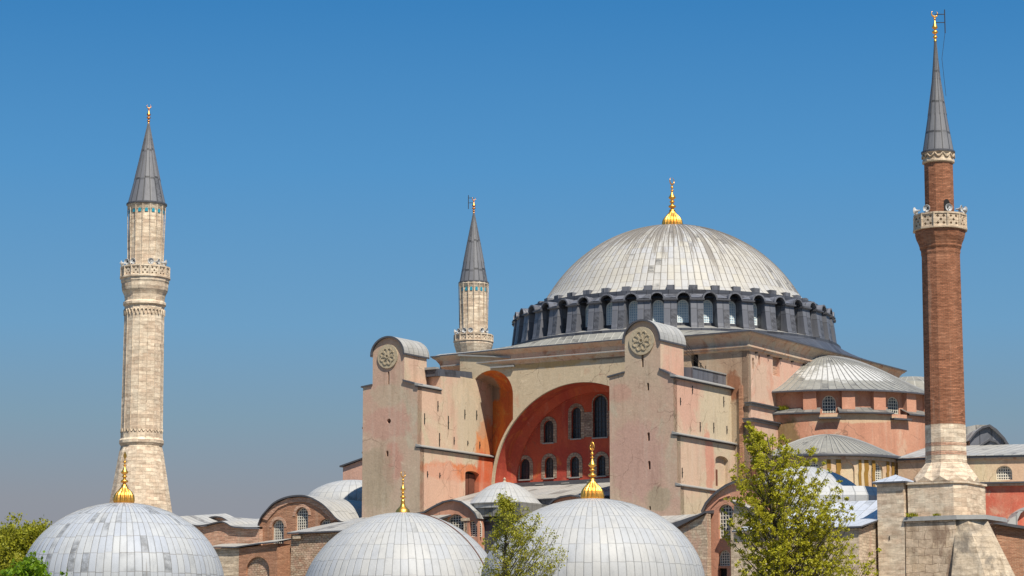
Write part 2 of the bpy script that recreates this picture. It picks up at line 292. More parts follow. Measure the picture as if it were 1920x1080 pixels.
# ------------------------------------------------------------------ mesh builder
class MB:
    def __init__(s, mats=None):
        s.v = []; s.f = []; s.uv = []; s.mi = []; s.mats = list(mats or []); s.sm = []
    def mid(s, m):
        if m is None: return 0
        if m not in s.mats: s.mats.append(m)
        return s.mats.index(m)
    def face(s, pts, m=None, uv=None, smooth=False):
        pts = [Vector(p) for p in pts]
        if uv is None:
            n = Vector((0, 0, 0)); k = len(pts)
            for i in range(k):
                a, b = pts[i], pts[(i + 1) % k]
                n += Vector(((a.y - b.y) * (a.z + b.z), (a.z - b.z) * (a.x + b.x), (a.x - b.x) * (a.y + b.y)))
            if n.length > 0: n.normalize()
            if abs(n.z) > .75: uv = [(p.x, p.y) for p in pts]
            elif abs(n.x) > abs(n.y): uv = [(p.y, p.z) for p in pts]
            else: uv = [(p.x, p.z) for p in pts]
        i0 = len(s.v); s.v += pts; s.f.append(list(range(i0, i0 + len(pts)))); s.uv.append(uv); s.mi.append(s.mid(m)); s.sm.append(smooth)
    def box(s, x0, x1, y0, y1, z0, z1, m=None, top=None, T=None):
        c = [(x0, y0, z0), (x1, y0, z0), (x1, y1, z0), (x0, y1, z0), (x0, y0, z1), (x1, y0, z1), (x1, y1, z1), (x0, y1, z1)]
        if T: c = [T(Vector(p)) for p in c]
        for q in ((3, 2, 1, 0), (0, 1, 5, 4), (1, 2, 6, 5), (2, 3, 7, 6), (3, 0, 4, 7)): s.face([c[i] for i in q], m)
        s.face([c[i] for i in (4, 5, 6, 7)], top or m)
    def hull8(s, a, b, m=None, ma=None, mb=None):
        """a, b: two quads (lists of 4) joined"""
        s.face(list(reversed(a)), ma or m); s.face(b, mb or m)
        for i in range(4): s.face([a[i], a[(i + 1) % 4], b[(i + 1) % 4], b[i]], m)
    def extr(s, mp, out, holes=(), t=.5, m=None, side=None, reveal=None, hd=None, back=True):
        """mp(u,z,w)->xyz; outline polygon, holes, thickness t (w goes 0..t)"""
        loops = [[Vector((u, z, 0)) for u, z in L_] for L_ in [out] + list(holes)]
        flat = [p for L_ in loops for p in L_]
        for tri in tessellate_polygon(loops):
            s.face([mp(flat[i].x, flat[i].y, 0) for i in tri], m)
        if back:
            for tri in tessellate_polygon([loops[0]]):
                s.face([mp(loops[0][i].x, loops[0][i].y, t) for i in reversed(tri)], m)
        L_ = loops[0]
        for i in range(len(L_)):
            a, b = L_[i], L_[(i + 1) % len(L_)]
            s.face([mp(a.x, a.y, 0), mp(a.x, a.y, t), mp(b.x, b.y, t), mp(b.x, b.y, 0)], side or m)
        for L_ in loops[1:]:
            h = hd or t * .9
            for i in range(len(L_)):
                a, b = L_[i], L_[(i + 1) % len(L_)]
                s.face([mp(a.x, a.y, 0), mp(b.x, b.y, 0), mp(b.x, b.y, h), mp(a.x, a.y, h)], reveal or m)
    def lathe(s, prof, n, c=(0, 0), a0=0, a1=2 * pi, m=None, npan=None, row=None, flute=None, smooth=False, ph=0, mfn=None):
        """profile [(r,z)], n segments. uv: panels if npan given, else metres. flute(i, ang)->radius factor"""
        cols = []; arc = [0]
        for i in range(1, len(prof)): arc.append(arc[-1] + math.hypot(prof[i][0] - prof[i - 1][0], prof[i][1] - prof[i - 1][1]))
        rm = max(p[0] for p in prof)
        for j in range(n + 1):
            a = a0 + (a1 - a0) * j / n + ph
            cols.append([Vector((c[0] + r * (flute(i, a) if flute else 1) * math.cos(a), c[1] + r * (flute(i, a) if flute else 1) * math.sin(a), z)) for i, (r, z) in enumerate(prof)])
        i0 = len(s.v)
        for cc in cols: s.v += cc
        k = len(prof)
        for j in range(n):
            for i in range(k - 1):
                if prof[i][0] < 1e-4 and prof[i + 1][0] < 1e-4: continue
                ids = [i0 + j * k + i, i0 + (j + 1) * k + i, i0 + (j + 1) * k + i + 1, i0 + j * k + i + 1]
                if npan: u0, u1 = [(a0 + (a1 - a0) * q / n) / (2 * pi) * npan for q in (j, j + 1)]; vs = row or 1.
                else: u0, u1 = [(a1 - a0) * q / n * rm for q in (j, j + 1)]; vs = 1.
                if npan: va, vb = arc[i] / vs, arc[i + 1] / vs
                else: va, vb = prof[i][1], prof[i + 1][1]
                s.f.append(ids); s.uv.append([(u0, va), (u1, va), (u1, vb), (u0, vb)])
                s.mi.append(s.mid(mfn(i) if mfn else m)); s.sm.append(smooth)
    def tube(s, pts, r, n=8, m=None, closed=False):
        pts = [Vector(p) for p in pts]; rs = r if isinstance(r, (list, tuple)) else [r] * len(pts)
        rings = []; up = Vector((0, 0, 1))
        for i, p in enumerate(pts):
            d = (pts[min(i + 1, len(pts) - 1)] - pts[max(i - 1, 0)]).normalized()
            a = d.cross(up if abs(d.z) < .9 else Vector((1, 0, 0))).normalized(); b = d.cross(a)
            rings.append([p + (a * math.cos(2 * pi * k / n) + b * math.sin(2 * pi * k / n)) * rs[i] for k in range(n)])
        i0 = len(s.v)
        for q in rings: s.v += q
        for i in range(len(pts) - 1):
            for k in range(n):
                ids = [i0 + i * n + k, i0 + i * n + (k + 1) % n, i0 + (i + 1) * n + (k + 1) % n, i0 + (i + 1) * n + k]
                s.f.append(ids); s.uv.append([(k / n, i), ((k + 1) / n, i), ((k + 1) / n, i + 1), (k / n, i + 1)]); s.mi.append(s.mid(m)); s.sm.append(True)
        s.face(rings[0][::-1], m); s.face(rings[-1], m)
    def mesh(s, name):
        me = bpy.data.meshes.new(name); me.from_pydata([tuple(v) for v in s.v], [], s.f)
        ul = me.uv_layers.new(name='UVMap'); k = 0
        flat = []
        for u in s.uv:
            for q in u: flat += [q[0], q[1]]
        ul.data.foreach_set('uv', flat)
        for m in s.mats: me.materials.append(M[m] if isinstance(m, str) else m)
        me.polygons.foreach_set('material_index', s.mi); me.polygons.foreach_set('use_smooth', s.sm)
        if any(s.sm):
            bm = bmesh.new(); bm.from_mesh(me); bmesh.ops.remove_doubles(bm, verts=[v for v in bm.verts if any(f.smooth for f in v.link_faces)], dist=1e-4); bm.to_mesh(me); bm.free()
        me.update(); return me
    def build(s, name, parent=None, label=None):
        o = bpy.data.objects.new(name, s.mesh(name)); C.objects.link(o)
        if parent: o.parent = parent
        if label: o['label'] = label
        return o
def tag(o, label, cat, group=None):
    o['label'] = label; o['category'] = cat
    if group: o['group'] = group
    return o
def thing(name, label, cat, p=(0, 0, 0), rz=0, group=None):
    o = bpy.data.objects.new(name, None); C.objects.link(o); o.location = p; o.rotation_euler = (0, 0, rz)
    return tag(o, label, cat, group)
def put(me, name, parent, p, rz=0, label=None):
    o = bpy.data.objects.new(name, me); C.objects.link(o); o.parent = parent; o.location = p; o.rotation_euler = (0, 0, rz)
    if label: o['label'] = label
    return o
def pn(name, parent):           # a part known by its mesh alone
    return None

def arc(cx, cz, r, a0, a1, n=16):
    return [(cx + r * math.cos(a0 + (a1 - a0) * i / n), cz + r * math.sin(a0 + (a1 - a0) * i / n)) for i in range(n + 1)]
def archp(u, z, w, h, n=12):    # arched opening outline, sill z, full height h
    r = w / 2; return [(u - r, z), (u + r, z)] + arc(u, z + h - r, r, 0, pi, n)
def ellarch(u, z, w, h, rise, n=12):
    return [(u - w / 2, z), (u + w / 2, z)] + [(u + w / 2 * math.cos(a), z + h - rise + rise * math.sin(a)) for a in [pi * i / n for i in range(n + 1)]]
def mpN(n): return lambda u, z, w: (u, n + w, z)                 # wall facing south; depth to the north
def mpE(e): return lambda u, z, w: (e - w, u, z)                 # wall facing east
def mpW(p0, p1):
    d = Vector((p1[0] - p0[0], p1[1] - p0[1])); d.normalize()
    return lambda u, z, w: (p0[0] + d.x * u - d.y * w, p0[1] + d.y * u + d.x * w, z)

def win_mesh(name, w, h, nx, nz, bar=.05, frame='lattice', pane='glass_dark', ft=.07, dep=.08, rise=None, pointed=False):
    b = MB([frame, pane]); r = w / 2; rise = r if rise is None else rise
    def top(x):
        q = max(0, 1 - (x / r) ** 2)
        return h - rise + rise * (math.sqrt(q) if not pointed else (1 - abs(x / r) ** 1.5))
    N = 12; xs = [r * math.cos(pi * i / N) for i in range(N + 1)]
    out = [(-r, 0), (r, 0)] + [(x, top(x)) for x in xs]
    k = (r - ft) / r
    inn = [(-r + ft, ft), (r - ft, ft)] + [(x * k, top(x) - ft) for x in xs]
    mp = lambda u, z, ww: (u, ww, z)
    for i in range(len(out)):
        j = (i + 1) % len(out)
        q = [out[i], out[j], inn[j], inn[i]]
        b.hull8([(x, 0, z) for x, z in q], [(x, dep, z) for x, z in q], frame)
    b.face([(x, dep * .9, z) for x, z in out], pane)
    for i in range(1, nx):
        x = -r + w * i / nx; b.box(x - bar / 2, x + bar / 2, .015, dep * .8, ft, top(x) - ft * .5, frame)
    for i in range(1, nz):
        z = h * i / nz
        hw = r if z < h - rise else r * math.sqrt(max(0, 1 - ((z - h + rise) / rise) ** 2))
        b.box(-hw + ft * .5, hw - ft * .5, .022, dep * .75, z - bar / 2, z + bar / 2, frame)
    return b.mesh(name)

# ================================================================== THE CHURCH
ch = thing('domed_church', 'huge pink and beige church with two tall buttress piers and a broad grey dome', 'church', CC, -TH)
SP = -20.6; TY = -17.0           # great arch wall plane, tympanum plane
# ---- nave block
nv = MB(['pink_plaster'])
EW = 19.3; SW = -19.3
# east wall with blind windows
def px_arch_E(x0, x1, ytop, ybot, e, z_=z2):
    n0, za = pE(*z_(x0, ybot), e); n1, zb = pE(*z_(x1, ybot), e); _, zt = pE(*z_((x0 + x1) / 2, ytop), e)
    return ((n0 + n1) / 2, (za + zb) / 2, n1 - n0, zt - (za + zb) / 2)
bw = px_arch_E(1676, 1738, 362, 600, EW)
hs = [archp(*bw)]
for cx_, cy_ in ((1497, 430), (1552, 397)):
    n_, z_ = pE(*z2(cx_, cy_), EW); hs.append(archp(n_, z_ - 1.25, .42, 1.2, 8))
nv.extr(mpE(EW), [(SW, 5), (19.3, 5), (19.3, 39.6), (SW, 39.6)], hs, .7, 'pink_plaster', reveal='pink_plaster', hd=.35)
for h_ in hs: nv.extr(mpE(EW - .33), h_, (), .05, 'pink_brick')
# south, west and north walls
zd, _ = 0, 0
de0, dz1 = pN(*z2(940, 512), SW); de1, dz2 = pN(*z2(1003, 388), SW)
dh = archp((de0 + de1) / 2, dz1 - .6, de1 - de0, dz2 - dz1 + .6)
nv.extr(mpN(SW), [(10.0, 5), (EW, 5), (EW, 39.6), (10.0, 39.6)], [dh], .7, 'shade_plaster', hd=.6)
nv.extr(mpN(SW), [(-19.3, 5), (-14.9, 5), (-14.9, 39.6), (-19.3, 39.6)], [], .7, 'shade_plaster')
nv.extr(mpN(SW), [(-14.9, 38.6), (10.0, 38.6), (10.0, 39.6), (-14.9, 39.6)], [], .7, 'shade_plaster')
nv.extr(mpN(SW + .62), dh, (), .05, 'dark')
nv.extr(lambda u, z, w: (-19.3 + w, u, z), [(-18.6, 5), (19.3, 5), (19.3, 39.6), (-18.6, 39.6)], (), .7, 'pink_plaster')
nv.extr(lambda u, z, w: (u, 19.3 - w, z), [(-18.6, 5), (18.6, 5), (18.6, 39.6), (-18.6, 39.6)], (), .7, 'pink_plaster')
nave = nv.build('nave_wall', ch)
# cornice: moulding, cove and eave running round the square
def ring_sq(b, prof, x0, x1, y0, y1, m):
    """prof [(out,z)] mitred round a rectangle"""
    for i in range(len(prof) - 1):
        (o0, a), (o1, c) = prof[i], prof[i + 1]
        A = [(x0 - o0, y0 - o0, a), (x1 + o0, y0 - o0, a), (x1 + o0, y1 + o0, a), (x0 - o0, y1 + o0, a)]
        B = [(x0 - o1, y0 - o1, c), (x1 + o1, y0 - o1, c), (x1 + o1, y1 + o1, c), (x0 - o1, y1 + o1, c)]
        mm = m[i] if isinstance(m, (list, tuple)) else m
        for k in range(4): b.face([A[k], A[(k + 1) % 4], B[(k + 1) % 4], B[k]], mm)
cn = MB(['mould'])
ring_sq(cn, [(0.003, 38.3), (.28, 38.45), (.30, 38.62), (.42, 38.68), (.42, 38.86), (.2, 38.92), (.2, 39.3), (.34, 39.55), (.55, 39.85), (.85, 40.05), (.88, 40.22)], -19.3, 19.3, -19.3, 19.3, ['mould', 'mould', 'mould', 'mould', 'coping', 'mould', 'mould', 'mould', 'mould', 'mould'])
for i in range(13):
    n_ = -17.5 + i * 2.9; cn.box(19.3, 19.6, n_ - .08, n_ + .08, 38.16, 38.3, 'iron')
cn.build('cornice', ch)
# roof skirt between the square eave and the drum
rf = MB(['roof_lead'])
def sq(a, r=20.28):
    c, s_ = math.cos(a), math.sin(a); k = r / max(abs(c), abs(s_)); return (k * c, k * s_)
for i in range(96):
    a, b_ = 2 * pi * i / 96, 2 * pi * (i + 1) / 96
    p, q = sq(a), sq(b_)
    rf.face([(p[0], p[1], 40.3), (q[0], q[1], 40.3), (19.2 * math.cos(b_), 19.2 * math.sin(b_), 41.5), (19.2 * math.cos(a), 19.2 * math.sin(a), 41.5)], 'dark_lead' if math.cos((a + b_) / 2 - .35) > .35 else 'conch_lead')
    rf.face([(p[0], p[1], 40.16), (q[0], q[1], 40.16), (q[0], q[1], 40.3), (p[0], p[1], 40.3)], 'edge_lead')
rf.build('nave_roof', ch)
# ---- drum
A0 = math.atan2(-math.cos(TH), math.sin(TH))       # azimuth (church frame) of the side facing the photographer
dr = MB(['dark_lead'])
NB = 40; da = 2 * pi / NB
dr.lathe([(19.25, 41.3), (19.25, 41.75), (17.0, 42.35)], 80, m='dark_lead', mfn=lambda i: 'dark_lead' if i == 0 else 'coping')
rw = 17.15
for k in range(NB):
    a = A0 + k * da
    p0 = (rw / math.cos(da / 2) * math.cos(a - da / 2), rw / math.cos(da / 2) * math.sin(a - da / 2))
    p1 = (rw / math.cos(da / 2) * math.cos(a + da / 2), rw / math.cos(da / 2) * math.sin(a + da / 2))
    W_ = math.dist(p0, p1)
    dr.extr(mpW(p0, p1), [(0, 42.2), (W_, 42.2), (W_, 46.3), (0, 46.3)], [archp(W_ / 2, 42.62, 1.25, 2.55)], .5, 'dark_lead', hd=.45, back=False)
drum = dr.build('drum', ch)
wm = win_mesh('drum_window', 1.25, 2.55, 5, 9, .06, 'lattice_white', 'glass_blue', .10)
for k in range(NB):
    a = A0 + k * da; put(wm, 'window', drum, ((rw - .08) * math.cos(a), (rw - .08) * math.sin(a), 42.62), a + pi / 2)
rb = MB(['rib_lead'])            # local: x radial, y tangential
def rib():
    w = .70
    prof = [(15.6, 41.4), (19.0, 41.4), (18.75, 42.4), (18.45, 44.85), (18.62, 44.95), (18.62, 45.12), (15.6, 45.6)]
    rb.face([(x, -w, z) for x, z in prof], 'rib_lead', [(x, z) for x, z in prof]); rb.face([(x, w, z) for x, z in prof][::-1], 'rib_lead', [(x, z) for x, z in prof][::-1])
    for i in range(len(prof)):
        a, b_ = prof[i], prof[(i + 1) % len(prof)]
        rb.face([(a[0], -w, a[1]), (b_[0], -w, b_[1]), (b_[0], w, b_[1]), (a[0], w, a[1])], 'rib_lead')
    rb.hull8([(15.7, -w - .12, 45.03), (18.72, -w - .12, 44.93), (18.72, w + .12, 44.93), (15.7, w + .12, 45.03)], [(15.7, -w - .12, 45.2), (18.72, -w - .12, 45.08), (18.72, w + .12, 45.08), (15.7, w + .12, 45.2)], 'edge_lead')
rib(); rmesh = rb.mesh('rib')
for k in range(NB): put(rmesh, 'rib', drum, (0, 0, 0), A0 + (k + .5) * da)
# arched hoods over each bay and the ring roof above
hd_ = MB(['rib_lead'])
for k in range(NB):
    a = A0 + k * da; c, s_ = math.cos(a), math.sin(a)
    T = lambda x, y, z: (x * c - y * s_, x * s_ + y * c, z)
    ro, ri, sz = .86, .70, 45.05
    for i in range(10):
        t0, t1 = pi * i / 10, pi * (i + 1) / 10
        o = [(ro * math.cos(t), sz + ro * math.sin(t)) for t in (t0, t1)]; n_ = [(ri * math.cos(t), sz + ri * math.sin(t)) for t in (t0, t1)]
        q = [o[0], o[1], n_[1], n_[0]]
        hd_.hull8([T(18.55, y, z) for y, z in q], [T(15.7, y, z) for y, z in q], 'rib_lead')
    # tympan slope between hoods: the ring roof
    w0 = 18.3 * math.tan(da / 2); w1 = 15.9 * math.tan(da / 2)
    hd_.face([T(18.2, -w0, 45.25), T(18.2, w0, 45.25), T(15.9, w1, 46.47), T(15.9, -w1, 46.47)], 'rib_lead')
    ap = a + da / 2; c2, s2 = math.cos(ap), math.sin(ap)
    T2 = lambda v: Vector((v.x * c2 - v.y * s2, v.x * s2 + v.y * c2, v.z))
    hd_.box(14.2, 16.1, -.45, .45, 46.2, 46.98, 'rib_lead', 'coping', T2)
hd_.build('drum_hoods', drum)
# ---- main dome
dm = MB(['dome_lead'])
pr = [(.01, 56.4)]
for i in range(1, 29):
    t = i / 28 * math.asin(14.3 / 16.8); pr.append((16.8 * math.sin(t), 39.6 + 16.8 * math.cos(t)))
pr += [(14.75, 47.75), (15.35, 47.0), (15.95, 46.45)]
dm.lathe(pr, 120, m='dome_lead', npan=120, row=1.12, smooth=True, ph=A0)
for k in range(120):             # standing seams
    a = A0 + 2 * pi * k / 120
    st = 2 if k % 2 == 0 else 9
    pts = [((r + .0) * math.cos(a), (r + .0) * math.sin(a), z + .01) for r, z in pr[st:-2]]
    dm.tube(pts, .03, 3, 'seam_lead')
dome = dm.build('main_dome', ch)

def crescent(b, z, r, m, ang=0, th=.09, gap=.5, c=(0, 0)):
    pts = []; rs = []
    for i in range(21):
        a = -pi / 2 + gap + (2 * pi - 2 * gap) * i / 20 + pi
        q = 1 - abs(i - 10) / 10
        x = r * math.cos(a + 0) ; zz = r * math.sin(a)
        pts.append((c[0] + x * math.cos(ang), c[1] + x * math.sin(ang), z + r - 0 + zz)); rs.append(th * (.18 + .82 * q))
    b.tube(pts, rs, 6, m)
def finial(b, z0, H, rb, m, flutes=16, crescent_kind='ring', bulb=None, spans=None):
    """z0 base, H total height, rb bulb radius: fluted onion bulb, collars and balls, then a crown"""
    hb = H * .345
    pr = [(.92, 0), (1.0, .14), (1.0, .30), (.94, .46), (.80, .60), (.58, .74), (.38, .87), (.25, 1.0)] if bulb is None else bulb
    prof = [(rb * r, z0 + hb * z) for r, z in pr]
    # refine
    fine = []
    for i in range(len(prof) - 1):
        for q in range(4):
            t = q / 4; fine.append((prof[i][0] * (1 - t) + prof[i + 1][0] * t, prof[i][1] * (1 - t) + prof[i + 1][1] * t))
    fine.append(prof[-1])
    n = len(fine)
    b.lathe(fine, max(flutes * 6, 24), m=m, smooth=True, flute=(lambda i, a: 1 - .20 * (1 - abs(math.sin(a * flutes / 2))) * math.sin(pi * min(1, (i + 4) / (n + 3)))) if flutes else None)
    s = rb; h = H - hb; z = z0 + hb
    pf = [(.26, 0), (.22, .03), (.12, .05)]
    def ball(c, r, hh, neck=.10):
        out = []
        for i in range(9):
            t = i / 8 * pi; out.append((max(neck, r * math.sin(t)), c - hh * math.cos(t)))
        return out
    P = [(.26, 0), (.22, .03), (.14, .05)] + ball(.13, .32, .055, .13) + [(.12, .22)] + ball(.27, .22, .035, .12) + [(.12, .33)] + [(.28, .375), (.30, .40), (.22, .44), (.12, .50), (.08, .56)] + ball(.60, .16, .02, .06) + [(.06, .65)] + ball(.70, .13, .035, .05) + [(.045, .77), (.03, .80)]
    b.lathe([(s * r * 1.15, z + h * q) for r, q in P], 20, m=m, smooth=True)
    zt = z + h * .79; r = h * .105
    if crescent_kind == 'ring': crescent(b, zt, r, m, 1.45, r * .24, .3)
    elif crescent_kind == 'drop':
        pts = [(math.sin(t) * r * .62 * (1 - .0), 0, zt + r * (1 - math.cos(t)) * (1.0)) for t in [2 * pi * i / 16 for i in range(17)]]
        pts = [(x * (1.15 - .5 * (zz - zt) / (2 * r)), y, zz) for x, y, zz in pts]
        b.tube(pts, r * .16, 6, m); b.tube([(0, 0, zt), (0, 0, zt + 2.4 * r)], [r * .16, r * .03], 6, m)
    elif crescent_kind == 'leaf':
        pts = [(-.1, 0), (-.55, .7), (-.5, 1.1), (0, 2.1), (.5, 1.1), (.55, .7), (.1, 0)]
        b.extr(lambda u, q, w: (u * r, w - .03, zt + q * r), pts, (), .06, m)
fb = MB(['gold'])
zb = dpt(1262, 426, DC).z; ztp = dpt(1262, 332, DC).z
finial(fb, zb - .15, ztp - zb + .1, 1.22, 'gold', 18)
fb.build('finial', dome)

# ---- great arch wall between the piers
ac = (-.55, 25.0); AR = 11.05
WX0, WX1 = -14.0, 9.9
aw = MB(['arch_plaster'])
nd0 = pN(*z1(878, 480), SP); nd1 = pN(*z1(1172, 550), SP); ndt = pN(*z1(1020, 392), SP)
NX0, NX1 = -14.9, nd1[0]; nr = (NX1 - NX0) / 2; ncx = (NX0 + NX1) / 2; nzs = ndt[1] - nr
base = 20.0
# spandrel polygon: right of niche .. right pier, arch cut out
edge_l = []
out = [(WX0, 38.6), (WX0, nzs + math.sqrt(max(0, nr ** 2 - (WX0 - ncx) ** 2)))]
for i in range(1, 18):
    t = math.acos(max(-1, min(1, (WX0 - ncx) / nr))) * (1 - i / 17)
    out.append((ncx + nr * math.cos(t), nzs + nr * math.sin(t)))
# down the jamb to where it meets the arch ring, leaving a thin rim
rim = .28
tj = math.acos((NX1 - ac[0]) / -1 / (AR + rim)) if abs(NX1 - ac[0]) < AR + rim else 0
tj = pi - math.acos(min(1, (ac[0] - NX1) / (AR + rim)))
out.append((NX1, ac[1] + (AR + rim) * math.sin(tj)))
out += arc(ac[0], ac[1], AR + rim, tj, pi, 14)[1:]
out += [(ac[0] - AR - rim, base), (ac[0] - AR, base)]
out += arc(ac[0], ac[1], AR, pi, math.acos((WX1 - ac[0]) / AR) if WX1 - ac[0] < AR else 0, 40)
out += [(WX1, 38.6)]
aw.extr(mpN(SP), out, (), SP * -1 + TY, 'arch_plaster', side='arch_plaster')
arch_wall = aw.build('arch_wall', ch)
# red soffit of the great arch (stands a finger inside the wall edge)
sf = MB(['red_plaster'])
A_ = arc(ac[0], ac[1], AR - .02, pi, 0, 48)
for i in range(48):
    (u0, v0), (u1, v1) = A_[i], A_[i + 1]
    sf.face([(u0, SP + .25, v0), (u1, SP + .25, v1), (u1, TY + .3, v1), (u0, TY + .3, v0)], 'red_plaster')
sf.face([(A_[0][0], SP + .25, A_[0][1]), (A_[0][0], TY + .3, A_[0][1]), (A_[0][0], TY + .3, base), (A_[0][0], SP + .25, base)], 'red_plaster')
# coved junction band on the tympanum, the inner order of the arch
inn = arc(ac[0] + .1, ac[1], AR + .1, 0, pi, 48); inr = arc(ac[0] + .1, ac[1], AR - .75, 0, pi, 48)
for i in range(48):
    q = [inn[i], inn[i + 1], inr[i + 1], inr[i]]
    sf.hull8([(u, TY - 1.1 if k < 2 else TY - .35, v) for k, (u, v) in enumerate(q)], [(u, TY + .2, v) for u, v in q], 'red_plaster')
sf.build('arch_soffit', ch)
# tympanum
ty = MB(['red_plaster'])
def oN(x0, y0, x1, y1, n, zz=z8):
    a = pN(*zz(x0, y1), n); b_ = pN(*zz(x1, y0), n); m_ = pN(*zz((x0 + x1) / 2, y1), n)
    return ((a[0] + b_[0]) / 2, m_[1], b_[0] - a[0], pN(*zz((x0 + x1) / 2, y0), n)[1] - m_[1])
tw = [oN(248, 812, 330, 985, TY), oN(457, 797, 530, 972, TY), oN(672, 790, 747, 965, TY), oN(898, 782, 970, 955, TY)]
sp_ = tw[2][0] - tw[1][0]
zlow = tw[3][1]
for k in (1, 2): tw.append((tw[3][0] + sp_ * k, zlow, tw[3][2], tw[3][3]))
mid = oN(448, 487, 530, 675, TY); big1 = oN(683, 375, 762, 640, TY); big2 = oN(865, 275, 980, 630, TY)
symx = big2[0] + .1
tops = [mid, big1, big2, (2 * symx - big1[0], big1[1], big1[2], big1[3]), (2 * symx - mid[0], mid[1], mid[2], mid[3])]
allw = tw + tops
base_ty = 20.5
ty.extr(mpN(TY), [(-13.9, base_ty), (11, base_ty), (11, 36.5), (-13.9, 36.5)], [archp(*w_) for w_ in allw], .8, 'red_plaster', hd=.6)
tym = ty.build('tympanum_wall', ch)
for i, w_ in enumerate(allw):
    u, zz, ww, hh = w_
    me = win_mesh('window', ww, hh, 4 if i > 6 else 3, max(5, int(hh / .55)), .05, 'iron', 'glass_dark', .09, pointed=False)
    put(me, 'window', tym, (u, TY + .3, zz))
    # masonry surround standing proud of the plaster
    sb = MB(['surround']); t = .42 if i not in (8,) else .14
    sb.extr(mpN(TY - .045), archp(u, zz - .05, ww + 2 * t, hh + t + .05), [archp(u, zz + .002, ww - .01, hh - .005)], .04, 'surround', back=False)
    sb.box(u - ww / 2 - .1, u + ww / 2 + .1, TY - .16, TY - .05, zz - .14, zz + .001, 'coping')
    sb.build('window_surround', tym)
pb = MB(['white_brick'])
a_ = pN(*z8(772, 630), TY); b_ = pN(*z8(858, 415), TY)
pb.box(a_[0], b_[0], TY - .035, TY + .01, a_[1], b_[1], 'white_brick'); pb.build('brick_infill', tym); pb = MB(['white_brick'])
pb.box(big2[0] + big2[2] / 2 + .2, big2[0] + big2[2] / 2 + 1.6, TY - .035, TY + .01, a_[1], b_[1], 'white_brick'); pb.build('brick_infill', tym)
# oblique red niche beside the west pier
ni = MB(['orange_plaster'])
cor = (-14.05, TY)
fr = (NX1 + .02, SP + .02)
nn_ = 10
K = 14
tA = math.acos(max(-1, min(1, (WX0 - ncx) / nr)))
fronts = [(ncx + nr * math.cos(tA * (1 - i / K)), SP + .12, nzs + nr * math.sin(tA * (1 - i / K))) for i in range(K + 1)]
crown = [(cor[0] + (fr[0] - cor[0]) * min(1, i / (K - 1)), (cor[1] - 1.7 * min(1, i / (K - 1))) if i < K else fr[1], nzs + (ndt[1] - nzs) * (.55 * (1 - i / K) + .0)) for i in range(K + 1)]
midr = [tuple(f * .5 + c * .5 + (.42 * math.sin(pi * i / K) if k == 2 else 0) for k, (f, c) in enumerate(zip(fronts[i], crown[i]))) for i in range(K + 1)]
for A1, B1 in ((fronts, midr), (midr, crown)):
    for i in range(K):
        ni.face([A1[i], A1[i + 1], B1[i + 1], B1[i]], 'orange_plaster')
def under(e_):
    q = (AR + .1) ** 2 - (e_ - ac[0]) ** 2
    return ac[1] + math.sqrt(q) if q > 0 else 19
e_ring = ac[0] - AR - .1
cols = [crown[0]]
for i in range(K):
    a, b_ = Vector(crown[i]), Vector(crown[i + 1])
    if (a.x - e_ring) * (b_.x - e_ring) < 0: t_ = (e_ring - a.x) / (b_.x - a.x); q_ = a.lerp(b_, t_); cols += [tuple(q_), (q_.x + 1e-3, q_.y, q_.z)]
    if b_.x > e_ring: cols += [tuple(a.lerp(b_, .5))] if a.x > e_ring else []
    cols.append(tuple(b_))
for a, b_ in zip(cols, cols[1:]):
    za_, zb__ = (19 if a[0] <= e_ring + 1e-6 else under(a[0])), (19 if b_[0] <= e_ring + 1e-6 else under(b_[0]))
    if b_[0] - a[0] < 2e-3 and b_[0] > a[0]: continue
    ni.face([(a[0], a[1], za_), (b_[0], b_[1], zb__), b_, a], 'orange_plaster')
ni.build('side_niche', ch)
# wall above niche + cornice over the arch wall
uw = MB(['arch_plaster'])
a_ = pN(*z1(832, 300), SP); uw_x0 = a_[0]; b_ = pN(*z1(1155, 315), SP)
lowz = pN(*z1(850, 430), SP)[1]
uo = [(uw_x0, lowz - 1.0), (uw_x0, a_[1] - .02), (b_[0], b_[1] - .02), (b_[0], 38.6), (WX0 - .0, 38.6)] + [(ncx + nr * math.cos(t), nzs + nr * math.sin(t)) for t in [tA + (pi - .05 - tA) * i / 6 for i in range(7)]]
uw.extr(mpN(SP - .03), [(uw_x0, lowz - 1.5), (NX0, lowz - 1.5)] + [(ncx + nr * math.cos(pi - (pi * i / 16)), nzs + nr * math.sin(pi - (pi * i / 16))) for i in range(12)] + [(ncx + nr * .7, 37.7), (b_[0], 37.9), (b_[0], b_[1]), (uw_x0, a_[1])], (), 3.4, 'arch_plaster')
uw.hull8([(uw_x0 - .15, SP - .25, a_[1]), (b_[0] + .1, SP - .25, b_[1]), (b_[0] + .1, SP + 1.2, b_[1] + .1), (uw_x0 - .15, SP + 1.2, a_[1] + .1)],
         [(uw_x0 - .15, SP - .25, a_[1] + .16), (b_[0] + .1, SP - .25, b_[1] + .16), (b_[0] + .1, SP + 1.2, b_[1] + .35), (uw_x0 - .15, SP + 1.2, a_[1] + .35)], 'coping')
c0 = pN(*z1(1035, 375), SP); c1 = pN(*z1(1185, 380), SP)
uw.box(c0[0], c1[0], SP - .4, SP, c0[1] - .12, c0[1] + .06, 'coping')
uw.build('niche_wall', ch)
ac_ = MB(['mould'])
pfc = [(0, 38.55), (.1, 38.7), (.45, 39.0), (.45, 39.12), (.1, 39.2), (.12, 39.7), (.45, 40.05), (.62, 40.2), (.62, 40.34)]
mats_ = ['mould', 'mould', 'coping', 'mould', 'mould', 'mould', 'mould', 'edge_lead']
